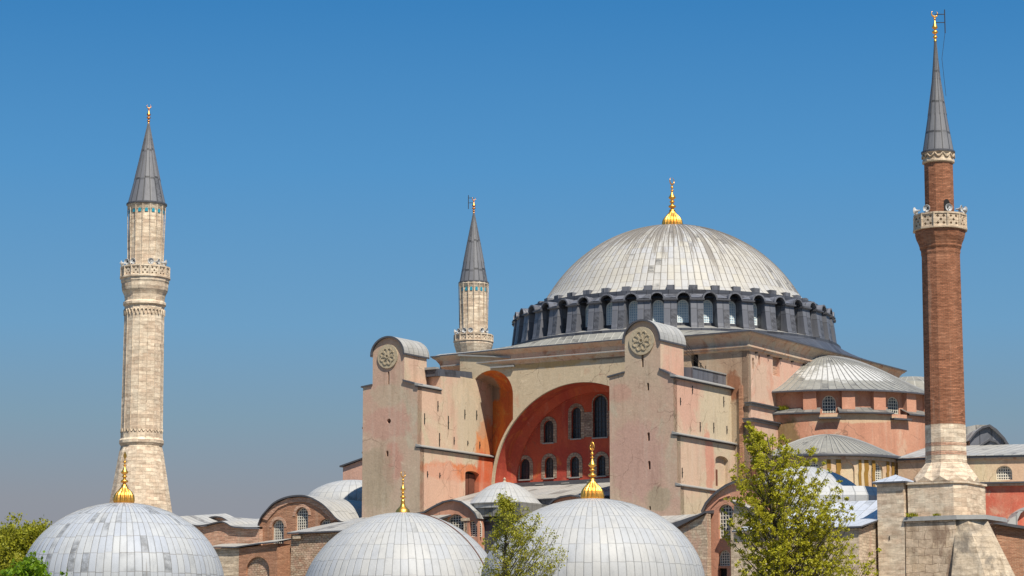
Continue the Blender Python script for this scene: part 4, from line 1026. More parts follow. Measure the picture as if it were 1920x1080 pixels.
# lead-clad barrel vault at the far right: arched end with a smaller arch below
def campoly(pts, Y, zz=None):
    out = []
    for p in pts:
        px, py = zz(*p) if zz else p
        out.append(dpt(px, py, Y))
    return out
vb = MB(['dark_lead'])
def slab(b, pts, Y, depth, m, zz=None, side=None, sk=(0, 0)):
    P0 = [loc(p) for p in campoly(pts, Y, zz)]
    dirv = Vector((sk[0], sk[1], 0)) if any(sk) else Vector((math.sin(-TH) * 0 + 0, 0, 0))
    back = Vector((-sk[0], -sk[1], 0)) if any(sk) else None
    dv = Vector((-math.sin(TH), math.cos(TH), 0)) if back is None else back   # world +Y expressed in the church frame
    B = [p + dv * depth for p in P0]
    lp = [Vector((p.x, p.z, 0)) for p in P0]
    for tri in tessellate_polygon([lp]):
        b.face([P0[i] for i in tri], m); b.face([B[i] for i in reversed(tri)], m)
    n = len(P0)
    for i in range(n):
        b.face([P0[i], B[i], B[(i + 1) % n], P0[(i + 1) % n]], side or m)
vault = [(1560, 740), (1557, 650), (1600, 600), (1640, 570), (1690, 560), (1730, 588), (1780, 640), (1815, 690), (1815, 740)]
vs = []
for i in range(len(vault) - 1):
    vs.append(vault[i])
slab(vb, vault, 273, 1.2, 'rib_lead', z4, 'edge_lead')
slab(vb, [(1548, 660), (1600, 596), (1640, 566), (1690, 552), (1736, 583), (1790, 640), (1824, 694), (1824, 712), (1812, 712), (1780, 650), (1730, 598), (1690, 566), (1645, 578), (1605, 606), (1560, 660)], 272.6, 9, 'edge_lead', z4, 'roof_lead', (.55, -.83))
slab(vb, [(1600, 735), (1640, 690), (1690, 655), (1735, 670), (1790, 735)], 272.2, 1.2, 'rib_lead', z4, 'coping')
slab(vb, [(1585, 735), (1632, 684), (1690, 646), (1740, 662), (1800, 735), (1785, 735), (1735, 675), (1690, 660), (1640, 694), (1605, 735)], 272.0, 1.6, 'edge_lead', z4, 'coping')
slab(vb, [(1480, 740), (1480, 580), (1600, 556), (1690, 556), (1700, 740)], 281, 5, 'roof_lead', z4)
vb.build('east_vault', ch)
# ---- roofs and domes between the piers
ar_ = MB(['roof_lead'])
zt_ = pN(1050, 908, TY - .1)[1]; ze = pN(990, 936, -29)[1]
ar_.hull8([(-13.6, -29, ze - .1), (12, -29, ze - .1), (12, TY, zt_ - .5), (-13.6, TY, zt_ - .5)], [(-13.6, -29, ze), (12, -29, ze), (12, TY, zt_), (-13.6, TY, zt_)], 'edge_lead', None, 'roof_lead')
ar_.box(-13, 11, TY - .5, TY - .02, zt_ - .2, zt_ + .35, 'edge_lead')
for k in range(5): ar_.box(-8 + 3.3 * k, -7 + 3.3 * k, TY - .62, TY - .45, zt_ + .0, zt_ + .12, 'coping')
ar_.box(-12.5, 10.5, -28.7, -28.2, ze - 1.1, ze - .1, 'dark_lead')
z2_ = pN(990, 950, -28.8)[1]; z3_ = pN(990, 973, -34)[1]
ar_.hull8([(-9.5, -34, z3_ - .1), (10, -34, z3_ - .1), (10, -28.2, z2_ - .1), (-9.5, -28.2, z2_ - .1)], [(-9.5, -34, z3_), (10, -34, z3_), (10, -28.2, z2_), (-9.5, -28.2, z2_)], 'edge_lead', None, 'roof_lead')
ar_.box(-9.5, 10, -33.7, -33, 4, z3_ - .11, 'dark_lead')
ar_.build('aisle_roof', ch)
sdm = MB(['tomb_lead_b'])
dc = loc(dpt(946, 922, 276)); dc2 = (dc.x, dc.y)
ad = dpt(946, 904, 276).z; bd = dpt(946, 940, 272).z
sdm.lathe([(max(.01, 3.9 * i / 12), bd + (ad - bd) * (1 - (i / 12) ** 2)) for i in range(13)] + [(4.05, bd - .04), (4.05, bd - .12), (3.9, bd - .14), (3.9, bd - .6)], 48, dc2, npan=32, row=1.3, m='tomb_lead_b', smooth=True)
sdm.box(dc2[0] - 2.6, dc2[0] + 4.2, dc2[1] - 3.6, dc2[1] + 4.5, bd - 1.5, bd - .13, 'ledge_lead', 'roof_lead')
sdm.build('aisle_dome', ch)
sp = MB(['stone']); sp.lathe([(.2, ad - .1), (.2, ad + .05), (.1, ad + .14), (.15, ad + .28), (.15, ad + .36), (.08, ad + .44), (.02, ad + .5)], 10, dc2, m='stone'); sp.build('dome_knob', ch)
# pink gable with triple window
def gable(name, parent, n, pts, zz, mwall, holes, depth, ybot, roofdepth, roofm='roof_lead', over=.35, th=.16, label=None, arched=True):
    P = [pN(*zz(*p), n) for p in pts]
    zbm = 3.0
    out = [(P[0][0], zbm)] + P + [(P[-1][0], zbm)]
    out = out[::-1]
    b = MB([mwall]); b.extr(mpN(n), out, holes, depth, mwall, hd=.5)
    o = b.build(name, parent, label)
    r = MB([roofm]); s_ = 0
    for i in range(len(P) - 1):
        a, c = Vector(P[i] + (0,)), Vector(P[i + 1] + (0,)); d = (c - a).normalized(); nn = Vector((-d.y, d.x, 0))
        l_ = (c - a).length
        def nrm(k):
            k0, k1 = max(0, k - 1), min(len(P) - 1, k + 1)
            dd_ = (Vector(P[k1] + (0,)) - Vector(P[k0] + (0,))).normalized(); return Vector((-dd_.y, dd_.x, 0))
        na, nc = nrm(i), nrm(i + 1)
        q = [a - na * .01, c - nc * .01, c + nc * th, a + na * th]
        A1 = [(p.x, n - over, p.y) for p in q]; B1 = [(p.x, n + roofdepth, p.y) for p in q]
        r.face(A1, 'edge_lead'); r.face(B1, 'edge_lead'); r.face([A1[0], A1[1], B1[1], B1[0]], 'edge_lead')
        r.face([A1[3], A1[2], B1[2], B1[3]], roofm, [(0, s_), (0, s_ + l_), (roofdepth, s_ + l_), (roofdepth, s_)]); s_ += l_
    r.build('curved_roof', o)
    return o
GP = -35.0
tri = [oN(200, 440, 325, 597, GP, z7)]
gw1 = oN(146, 470, 196, 597, GP, z7); gw2 = oN(350, 480, 420, 600, GP, z7)
g1p = [(-30, 450), (60, 435), (120, 400), (190, 365), (250, 352), (310, 365), (360, 400), (400, 440), (415, 475)]
hl = [archp(*tri[0]), archp(gw1[0], tri[0][1], gw1[2] - .1, gw1[3]), ]
wR = pN(*z7(415, 500), GP)[0]
hl.append([(gw2[0] - gw2[2] / 2 + .1, tri[0][1]), (wR - .15, tri[0][1]), (wR - .15, tri[0][1] + gw2[3] * .55), (gw2[0] - .1, tri[0][1] + gw2[3] * .95), (gw2[0] - gw2[2] / 2 + .1, tri[0][1] + gw2[3] * .85)])
pg = gable('gable_wall', ch, GP, g1p, z7, 'salmon_plaster', hl, 1.2, 1080, 8.5, 'roof_lead')
m1 = win_mesh('window', tri[0][2], tri[0][3], 7, 9, .07, 'lattice', 'glass_dark', .08); put(m1, 'window', pg, (tri[0][0], GP + .3, tri[0][1]))
m2 = win_mesh('window', gw1[2] + .1, gw1[3] + .2, 4, 8, .07, 'lattice', 'glass_dark', .08); put(m2, 'window', pg, (gw1[0], GP + .3, tri[0][1]))
m3 = win_mesh('window', gw2[2] + .3, gw2[3], 4, 8, .07, 'lattice', 'glass_dark', .08); put(m3, 'window', pg, (gw2[0], GP + .3, tri[0][1]))
cpb = MB(['stone'])
for x in (180, 330):
    c_ = pN(*z7(x, 470), GP); cpb.box(c_[0] - .55, c_[0] + .55, GP - .08, GP + .25, c_[1] - .25, c_[1] + .05, 'stone'); cpb.box(c_[0] - .22, c_[0] + .22, GP + .0, GP + .2, tri[0][1], c_[1] - .25, 'stone')
cpb.build('window_column', pg)
# second pink gable mostly behind the right-hand tomb dome
gable('gable_wall', ch, GP, [(900, 380), (930, 350), (975, 332), (1040, 322), (1095, 330), (1160, 352), (1230, 400), (1280, 450)], z7, 'salmon_plaster', [], 1.2, 1080, 7)
# roof apron round the foot of the west pier, small hall roof right of the east pier
apn = MB(['roof_lead'])
za = pN(700, 962, PF)[1]
apn.hull8([(-21.3, GP - .3, za - 1.3), (-14.6, GP - .3, za - 1.3), (-14.6, PF + 2, za - .1), (-21.3, PF + 2, za - .1)], [(-21.3, GP - .3, za - 1.2), (-14.6, GP - .3, za - 1.2), (-14.6, PF + 2, za + .05), (-21.3, PF + 2, za + .05)], 'edge_lead', None, 'roof_lead')
apn.build('apron_roof', ch)
apn = MB(['roof_lead']); apn.box(-13.6, -9.2, PF + 2, -24, za - 2, za + .1, 'roof_lead'); apn.build('valley_roof', ch)
zb2 = pN(1200, 962, GP)[1]
apn = MB(['roof_lead']); apn.hull8([(e0 - 1, GP - 2, zb2 - 1.6), (19.5, GP - 2, zb2 - 1.6), (19.5, PF + .2, zb2 - .4), (e0 - 1, PF + .2, zb2 - .4)], [(e0 - 1, GP - 2, zb2 - 1.5), (19.5, GP - 2, zb2 - 1.5), (19.5, PF + .2, zb2 - .1), (e0 - 1, PF + .2, zb2 - .1)], 'roof_lead'); apn.build('apron_roof', ch)
# wall behind W pier
bw_ = MB(['pink_plaster']); P = [pN(643, 876, -12), pN(690, 860, -12)]
bw_.extr(mpN(-12), [(P[0][0], 5), (P[1][0] + 2, 5), (P[1][0] + 2, P[1][1] + .6), P[0]], (), 6, 'pink_plaster')
bw_.hull8([(P[0][0] - .3, -12.3, P[0][1]), (P[1][0] + 2, -12.3, P[1][1] + .6), (P[1][0] + 2, -6, P[1][1] + .6), (P[0][0] - .3, -6, P[0][1])], [(P[0][0] - .3, -12.3, P[0][1] + .18), (P[1][0] + 2, -12.3, P[1][1] + .78), (P[1][0] + 2, -6, P[1][1] + .78), (P[0][0] - .3, -6, P[0][1] + .18)], 'edge_lead')
wst = pE(*z1(205, 820), -21.6)
bw_.build('west_wall', ch)
for z_ in (31.3, 28.6): lb = MB(['edge_lead']); lb.box(-22.0, -21.4, PF + 1, PF + 6, z_ - .1, z_ + .1, 'edge_lead'); lb.build('drip_ledge', wp)
ad1 = MB(['tomb_lead_b']); c0_ = loc(dpt(662, 930, 300)); at = dpt(662, 900, 300).z; ab = dpt(662, 942, 298).z
rr_ = 95 / F * 300
ad1.lathe([(max(.01, rr_ * math.sin(pi / 2 * i / 14)), ab - .5 + (at - ab + .5) * math.cos(pi / 2 * i / 14)) for i in range(15)] + [(rr_, 8)], 48, (c0_.x, c0_.y), npan=36, row=1.4, smooth=True, m='tomb_lead_b')
ad1.build('aisle_dome', ch)
# core masses so nothing shows through from the side
co = MB(['pink_plaster']); co.box(-36, 36, -30, 30, 0, 18, 'pink_plaster', 'roof_lead'); co.box(-8, 30, 20, 34, 18, 22, 'pink_plaster', 'roof_lead'); co.build('aisle_core', ch)

# ================================================================== MINARETS
def horn_mesh():
    b = MB(['white_paint', 'dark']); pr = [(.06, -.55), (.08, -.35), (.12, -.2), (.2, -.08), (.34, 0), (.36, .0), (.34, .03), (.14, -.14), (.09, -.16)]
    n = 14
    for i in range(len(pr) - 1):
        for j in range(n):
            a, c = 2 * pi * j / n, 2 * pi * (j + 1) / n
            P = lambda q, t: (q[0] * math.cos(t), -q[1], q[0] * math.sin(t))
            b.face([P(pr[i], a), P(pr[i], c), P(pr[i + 1], c), P(pr[i + 1], a)], 'dark' if i >= 7 else 'white_paint', smooth=False)
    b.tube([(0, -.14, 0), (0, -.02, 0)], [.10, .04], 8, 'white_paint')
    b.face([(.09 * math.cos(2 * pi * j / 10), .15, .09 * math.sin(2 * pi * j / 10)) for j in range(10)], 'dark')
    b.box(-.04, .04, .1, .3, -.5, .0, 'white_paint')
    return b.mesh('loudspeaker')
HORN = horn_mesh()
def minaret(name, label, px, D, yref, n, sect, horns, balc, tiles=None, ribs=None, fin=None, ph=0.0, group='minarets', extra=None, conemat='cone_lead', coney=None, pan=None):
    p = dpt(px, yref, D); base = Vector((p.x, p.y, 0))
    t = thing(name, label, 'minaret', base, -TH, group)
    dd_ = lambda y: dpt(px, y, D).z
    rr = lambda hw, y: hw / F * math.hypot(D, dd_(y) - CZ)
    parts = {}
    for pname, mat, prof in sect:
        b = MB([mat]); pr = [(rr(h, y), dd_(y)) for h, y in prof]
        if pname == 'spire':
            b.lathe(pr, n, m=mat, npan=pan or n, row=coney or 3.0, ph=ph, smooth=False)
            for k in range(n):
                a = ph + 2 * pi * k / n; b.tube([(r * math.cos(a), r * math.sin(a), z) for r, z in pr[:-1]], .035, 3, mat)
            b.lathe([(pr[-1][0], pr[-1][1]), (pr[-1][0] * 1.07, pr[-1][1] - .05), (pr[-1][0] * 1.07, pr[-1][1] - .22), (pr[-1][0] * .9, pr[-1][1] - .25)], n * 2, m='edge_lead', ph=ph)
        else:
            b.lathe(pr, n, m=mat, ph=ph)
            if ribs and pname in ribs:
                for k in range(n):
                    a = ph + 2 * pi * k / n; b.tube([(r * .995 * math.cos(a), r * .995 * math.sin(a), z) for r, z in (pr[0], pr[-1])], .055, 5, mat)
        parts[pname] = b.build(pname, t)
    if tiles:
        yy0, yy1, hw, par = tiles; z0, z1_ = dd_(yy1), dd_(yy0)
        for k in range(n):
            b = MB(['turq']); a = ph + 2 * pi * (k + .5) / n; r = rr(hw, yy0) * math.cos(pi / n)
            b.extr(lambda u, z, w, a=a, r=r: ((r + .06 - w) * math.cos(a) - u * math.sin(a), (r + .06 - w) * math.sin(a) + u * math.cos(a), z), archp(0, z0, .34, z1_ - z0, 6), (), .12, 'turq'); b.build('tile', t)
    # pierced balcony parapet
    yb0, yb1, hwb, mat, nb = balc
    z0, z1_ = dd_(yb1), dd_(yb0); r = rr(hwb, yb0); b = MB([mat])
    for k in range(nb):
        a0, a1 = 2 * pi * k / nb + ph, 2 * pi * (k + 1) / nb + ph
        p0, p1 = (r * math.cos(a0), r * math.sin(a0)), (r * math.cos(a1), r * math.sin(a1)); W_ = math.dist(p0, p1); h = z1_ - z0
        hs = []
        q = W_ * .13; c0, c1 = W_ * .28, W_ * .72; m0, m1 = z0 + h * .25, z0 + h * .78
        for (u, z) in ((c0, m0), (c1, m0), (c0, m1), (c1, m1), (W_ / 2, (m0 + m1) / 2)):
            s_ = min(q, h * .12); hs.append([(u - s_, z), (u, z - s_), (u + s_, z), (u, z + s_)])
        b.extr(mpW(p0, p1), [(0, z0), (W_, z0), (W_, z1_), (0, z1_)], hs, .16, mat)
        b.tube([(p0[0], p0[1], z0), (p0[0], p0[1], z1_ + .06)], .11, 5, mat)
    b.lathe([(r - .28, z1_ + .0), (r - .28, z1_ + .12), (r + .07, z1_ + .12), (r + .07, z1_ - .04), (r - .1, z1_ - .04)], nb, m=mat, ph=ph)
    b.lathe([(r + .0, z0 + .05), (r + .14, z0 + .05), (r + .14, z0 - .1), (r - .2, z0 - .14)], nb, m=mat, ph=ph)
    b.lathe([(.5, z0 + .02), (r, z0 + .02)], nb, m=mat, ph=ph)
    b.build('balcony_parapet', t)
    for (hx, face_) in horns:
        # horn placed round the rim, seen at pixel offset hx from the axis
        x = hx / F * D; x = max(-r * .98, min(r * .98, x)); yv = -math.sqrt(max(0, r * r - x * x)) * .97
        wa_ = math.atan2(yv, x)            # world azimuth
        la = wa_ + TH
        o = put(HORN, 'loudspeaker', t, (math.hypot(x, yv) * math.cos(la), math.hypot(x, yv) * math.sin(la), z1_ + .48), la + pi / 2 + face_)
    if fin:
        yb, yt, hw, m_, kind = fin; b = MB([m_]); zb_, zt_ = dd_(yb), dd_(yt)
        H = zt_ - zb_; rb_ = rr(hw, yb)
        def ball(c, r_, hh, neck): return [(max(neck, r_ * math.sin(i / 8 * pi)), c - hh * math.cos(i / 8 * pi)) for i in range(9)]
        P = [(rb_ * .5, 0), (rb_ * .45, .06)] + ball(.14, rb_ * .8, .05, rb_ * .25) + [(rb_ * .25, .21)] + ball(.30, rb_, .06, rb_ * .25) + [(rb_ * .25, .38), (rb_ * .95, .43), (rb_ * .95, .46), (rb_ * .6, .53), (rb_ * .25, .66)] + ball(.72, rb_ * .45, .035, rb_ * .15) + [(rb_ * .12, .8)]
        b.lathe([(r_, zb_ + H * q) for r_, q in P], 14, m=m_, smooth=True)
        crescent(b, zb_ + H * .79, H * .10, m_, TH + .25, H * .035, .75)
        b.build('finial', t)
    if extra: extra(t, dd_, rr, ph)
    return t, dd_, rr
# left stone minaret
def left_extra(t, dd_, rr, ph):
    b = MB(['minaret_stone'])
    for yy, hw in ((588, 37.7),):
        for k in range(32):
            a0 = ph + 2 * pi * k / 32; a1 = ph + 2 * pi * (k + 1) / 32; r = rr(hw, yy) * 1.005
            pts = [(r * math.cos(a0 + (a1 - a0) * q / 6), r * math.sin(a0 + (a1 - a0) * q / 6), dd_(580) - .75 + .6 * math.sin(pi * q / 6)) for q in range(7)]
            b.tube(pts, .07, 4, 'minaret_stone')
        b.build('carved_band', t); b = MB(['minaret_stone'])
        for k in range(32):
            a0 = ph + 2 * pi * k / 32; a1 = ph + 2 * pi * (k + 1) / 32
            pts = [(rr(38.9, 815) * 1.005 * math.cos(a0 + (a1 - a0) * q / 6), rr(38.9, 815) * 1.005 * math.sin(a0 + (a1 - a0) * q / 6), dd_(818) + .75 - .4 * math.sin(pi * q / 6)) for q in range(7)]
            b.tube(pts, .05, 4, 'minaret_stone')
    b.build('carved_band', t)
mL, _, _ = minaret('minaret', 'stone minaret at far left with dark grey cone spire and round balcony', 270, 290, 620, 16,
    [('spire', 'cone_lead', [(1.2, 230), (8, 262), (16, 300), (25, 340), (35.5, 382)]),
     ('upper_shaft', 'minaret_stone', [(36, 383), (36.5, 388), (34.5, 393), (32.5, 398), (32.8, 402), (33.5, 500)]),
     ('balcony_corbel', 'minaret_stone', [(43, 522), (45.5, 524), (45.5, 530), (44, 533), (44, 540), (43, 546), (40, 552), (38.5, 556), (37.5, 566), (40.5, 569), (40.5, 573), (37, 576)]),
     ('shaft', 'minaret_stone', [(37, 574), (39.2, 824)]),
     ('ring', 'minaret_stone', [(39, 823), (42, 827), (42, 832), (38.5, 838)]),
     ('base', 'minaret_stone', [(38, 836), (42, 850), (62, 968), (64, 985), (64, 1290)])],
    [(-44, -.3), (-31, .2), (-18, 0), (16, 0), (30, .6), (41, 1.0)], (504, 522, 45.5, 'minaret_stone', 16), (395, 402, 33, 1), {'shaft', 'upper_shaft'}, (232, 195, 4.0, 'old_gold', 'c'), ph=.1, extra=left_extra, coney=3.4)
# far stone minaret behind the church
def ant(y0, y1, off):
    def f(t, dd_, rr, ph):
        b = MB(['iron']); x = off; b.tube([(x * math.cos(TH), x * math.sin(TH), dd_(y1)), (x * math.cos(TH), x * math.sin(TH), dd_(y0))], .05, 5, 'iron')
        for q in (.45, .8): z = dd_(y1) + (dd_(y0) - dd_(y1)) * q; b.tube([(0, 0, z), (x * math.cos(TH), x * math.sin(TH), z)], .04, 4, 'iron')
        b.build('lightning_rod', t)
    return f
mB, _, _ = minaret('minaret', 'stone minaret behind the church roof with only its spire and upper shaft showing', 888, 356, 560, 16,
    [('spire', 'cone_lead', [(1.2, 399), (7, 428), (13, 458), (20, 494), (26.5, 529)]),
     ('upper_shaft', 'minaret_stone', [(28, 531), (28.5, 534), (26.5, 538), (25.3, 542), (26, 628)]),
     ('balcony_corbel', 'minaret_stone', [(34, 640), (36.5, 641), (36.5, 647), (35, 652), (31, 665), (29, 680)]),
     ('shaft', 'minaret_stone', [(29, 678), (31, 900), (31, 1300)])],
    [(-35, -.6), (-28, .1), (-17, 0), (-5, .1), (17, .3), (26, .3)], (630, 641, 36, 'minaret_stone', 16), (541, 548, 25.5, 1), {'upper_shaft'}, (400, 369, 3.6, 'old_gold', 'c'), ph=.2, extra=ant(366, 392, -.75), coney=4.2)
# brick minaret on the right
MD = 239
def brick_extra(t, dd_, rr, ph):
    ant(18, 62, .95)(t, dd_, rr, ph)
    b = MB(['iron']); b.tube([(.95 * math.cos(TH), .95 * math.sin(TH), dd_(60)), (.5, .3, dd_(110)), (.75, .45, dd_(180))], .02, 4, 'iron'); b.build('cable', t)
    # festoons under the spire
    g = MB(['stone'])
    for k in range(12):
        a0 = ph + 2 * pi * k / 12; a1 = a0 + 2 * pi / 12; r = rr(29.6, 292) * 1.01
        pts = [(r * math.cos(a0 + (a1 - a0) * q / 8), r * math.sin(a0 + (a1 - a0) * q / 8), dd_(289.5) - .42 * math.sin(pi * q / 8)) for q in range(9)]
        g.tube(pts, [.04] + [.08] * 7 + [.04], 4, 'stone')
    g.build('festoon_band', t)
    # doorway on the balcony
    d = MB(['dark']); a = math.atan2(-math.cos(TH), math.sin(TH)) + .35; r = rr(27.5, 402)
    d.extr(lambda u, z, w: ((r + .02 - w) * math.cos(a) - u * math.sin(a), (r + .02 - w) * math.sin(a) + u * math.cos(a), z), archp(0, dd_(412), .6, 1.7, 8), (), .1, 'dark'); d.build('balcony_door', t)
    # triangular squinches between the round shaft and the square base
    q = MB(['minaret_stone'])
    zt, zb_ = dd_(868), dd_(906); R_ = rr(38.5, 868); H = 2.75
    sqp = [(-H, -H), (H, -H), (H, H), (-H, H)]
    n = 12; ring = [(R_ * math.cos(ph + 2 * pi * k / n), R_ * math.sin(ph + 2 * pi * k / n), zt) for k in range(n)]
    oct_ = []
    for k in range(n):
        a = ph + 2 * pi * (k + .5) / n; c, s_ = math.cos(a), math.sin(a); kk = H / max(abs(c), abs(s_)); kk = min(kk, H * 1.16); oct_.append((kk * c, kk * s_, zb_))
    for k in range(n):
        q.face([ring[k], ring[(k + 1) % n], oct_[k]], 'minaret_stone'); q.face([oct_[k], ring[(k + 1) % n], oct_[(k + 1) % n]], 'minaret_stone')
        m_ = Vector(ring[(k + 1) % n]) * .25 + Vector(oct_[k]) * .375 + Vector(oct_[(k + 1) % n]) * .375
        out_ = Vector((m_.x, m_.y, 0)).normalized() * .30
        q.face([ring[(k + 1) % n], oct_[k], tuple(m_ + out_)], 'minaret_stone'); q.face([oct_[(k + 1) % n], ring[(k + 1) % n], tuple(m_ + out_)], 'minaret_stone')
        q.face([oct_[k], oct_[(k + 1) % n], tuple(m_ + out_)], 'minaret_stone')
    q.build('squinch_stage', t)
    # square pedestal with clipped corner, plinth and battered foot
    pd = MB(['base_stone']); z9_ = dd_(908); zp = dd_(972)
    oc = [(-2.7, -2.7), (1.75, -2.7), (2.65, -1.8), (2.65, 2.7), (-2.7, 2.7)]
    for i in range(5):
        a, c = oc[i], oc[(i + 1) % 5]
        pd.face([(a[0], a[1], zp), (c[0], c[1], zp), (c[0], c[1], z9_), (a[0], a[1], z9_)], 'minaret_stone')
    sc2 = 1.05
    for zz0, zz1 in ((z9_ - .12, z9_ + .06),):
        A = [(x * sc2, y * sc2, zz0) for x, y in oc]; B = [(x * sc2, y * sc2, zz1) for x, y in oc]
        pd.face(A[::-1], 'minaret_stone'); pd.face(B, 'minaret_stone')
        for i in range(5): pd.face([A[i], A[(i + 1) % 5], B[(i + 1) % 5], B[i]], 'minaret_stone')
    pd.build('pedestal', t)
    pl = MB(['base_stone'])
    oc2 = [(-3.0, -3.2), (2.2, -3.2), (4.6, -2.2), (4.6, 3), (-3.0, 3)]
    A = [(x, y, zp - .35) for x, y in oc2]; B = [(x * .98, y * .98, zp + .05) for x, y in oc2]
    pl.face(A[::-1], 'edge_lead'); pl.face(B, 'base_stone')
    for i in range(5): pl.face([A[i], A[(i + 1) % 5], B[(i + 1) % 5], B[i]], 'coping')
    pl.build('plinth_ledge', t)
    ft = MB(['base_stone']); zt2 = zp - .33
    ft.hull8([(-2.85, -3.4, 0), (2.0, -3.4, 0), (2.0, 2.9, 0), (-2.85, 2.9, 0)], [(-2.85, -3.0, zt2), (2.0, -3.0, zt2), (2.0, 2.9, zt2), (-2.85, 2.9, zt2)], 'base_stone')
    k_ = .34 * zt2
    ft.hull8([(1.2, -4.0 - k_ * .35, 0), (3.6 + k_, -3.6 - k_ * .35, 0), (4.4 + k_ * 1.15, 3.5, 0), (1.2, 3.5, 0)], [(2.003, -2.8, zt2), (3.0, -2.7, zt2), (4.45, -1.6, zt2), (2.003, 3, zt2)], 'buttress_stone')
    ft.build('battered_foot', t)
mR, dR, rR = minaret('minaret', 'tall red brick minaret at right with faceted grey spire and stone foot', 1766, MD, 560, 12,
    [('spire', 'cone_lead', [(1.8, 77), (4.5, 112), (8, 150), (18, 218), (29.5, 284)]),
     ('cornice', 'stone', [(31, 285), (31, 289), (29.4, 291), (29, 301), (30.8, 303), (30.8, 306), (27, 308)]),
     ('upper_shaft', 'brick', [(27.2, 306), (27.8, 434)]),
     ('balcony_corbel', 'brick', [(47.5, 433), (48, 439), (46, 447), (42, 456), (40, 462), (40, 465), (37.5, 470), (37.5, 476), (36.4, 480)]),
     ('shaft', 'brick', [(36.4, 478), (38.4, 799)]),
     ('stone_shaft', 'minaret_stone', [(38.5, 798), (39, 862), (39.6, 864), (39.6, 869), (38.2, 870)])],
    [(-49, -.8), (-31, .1), (10, 0), (36, .3), (45, .9)], (407, 432, 49.0, 'stone', 12), None, None, (78, 19, 5.6, 'gold', 'c'), ph=.17, extra=brick_extra, coney=3.0)
bd = MB(['brick'])
for y0, y1 in ((832, 838), (848, 855)):
    bd.lathe([(rR(38.9, y1) + .012, dR(y1)), (rR(38.9, y0) + .012, dR(y0))], 12, m='pink_brick', ph=.17)
bd.build('brick_band', mR)
mloc = loc(Vector(mR.location))

# ---- square stone tower beside it
NT_ = mloc.y - 3.0
tL = pN(1646, 1000, NT_)[0]; tR = pN(1696, 1000, NT_)[0]; tz = pN(1680, 905, NT_)[1]; tb = pE(1718, 1000, tR)[0]
def local_thing(name, label, cat, e, n, group=None):
    t = thing(name, label, cat, wld((e, n, 0)), -TH, group)
    return t, (lambda o: None)
def build_in(t, b, name, label=None):
    """b is in church coordinates; re-origin to the thing's base"""
    o0 = loc(Vector(t.location)); o0.z = 0
    for v in b.v: v.x -= o0.x; v.y -= o0.y
    return b.build(name, t, label)
tt, _ = local_thing('stone_tower', 'square pale stone tower with white pyramid cap beside the brick minaret', 'tower', (tL + tR) / 2, (NT_ + tb) / 2)
b = MB(['minaret_stone']); b.box(tL, tR, NT_, tb, 0, tz, 'minaret_stone'); build_in(tt, b, 'wall')
b = MB(['white_lead']); hh = pN(1678, 890, (NT_ + tb) / 2)[1]; cx0, cy0 = (tL + tR) / 2, (NT_ + tb) / 2
cs = [(tL - .35, NT_ - .35), (tR + .35, NT_ - .35), (tR + .35, tb + .35), (tL - .35, tb + .35)]
for i in range(4):
    a, c = cs[i], cs[(i + 1) % 4]; b.face([(*a, tz + .1), (*c, tz + .1), (cx0, cy0, hh)], 'white_lead'); b.face([(*a, tz - .05), (*c, tz - .05), (*c, tz + .1), (*a, tz + .1)], 'edge_lead')
b.face([(*c, tz - .05) for c in cs[::-1]], 'edge_lead'); build_in(tt, b, 'cap_roof')
b = MB(['iron']); b.box(tL + (tR - tL) * .42, tL + (tR - tL) * .45, NT_ - .06, NT_ - .003, pN(1672, 1012, NT_)[1], pN(1672, 1005, NT_)[1], 'iron'); build_in(tt, b, 'wall_tie')

# ---- stone walls running off the right edge
wt_, _ = local_thing('stone_wall', 'brownish stone wall with sloping lead roof at lower right edge', 'wall', loc(dpt(1900, 1000, 252)).x, loc(dpt(1900, 1000, 252)).y)
b = MB(['rubble']); slab(b, [(1868, 1290), (1868, 984), (1900, 990), (1990, 1002), (1990, 1290)], 251, 3, 'old_brick', None, 'rubble')
build_in(wt_, b, 'wall')
b = MB(['roof_lead']); slab(b, [(1862, 981), (1862, 977), (1900, 983), (1995, 997), (1995, 1002), (1900, 988)], 250.4, 5, 'edge_lead', None, 'roof_lead')
slab(b, [(1843, 966), (1868, 968), (1866, 973), (1843, 974)], 247, 4, 'roof_lead'); 
build_in(wt_, b, 'lead_roof')
b = MB(['red_wall_plaster']); slab(b, [(1905, 1000), (1905, 972), (1912, 960), (1925, 952), (1990, 952), (1990, 1000)], 254.5, 3, 'red_wall_plaster'); build_in(wt_, b, 'red_dormer')
b = MB(['roof_lead']); slab(b, [(1888, 983), (1893, 974), (1903, 968), (1911, 958), (1925, 949), (1990, 949), (1990, 953), (1926, 953), (1914, 962), (1908, 975), (1908, 984)], 254, 5, 'roof_lead'); build_in(wt_, b, 'curved_roof')

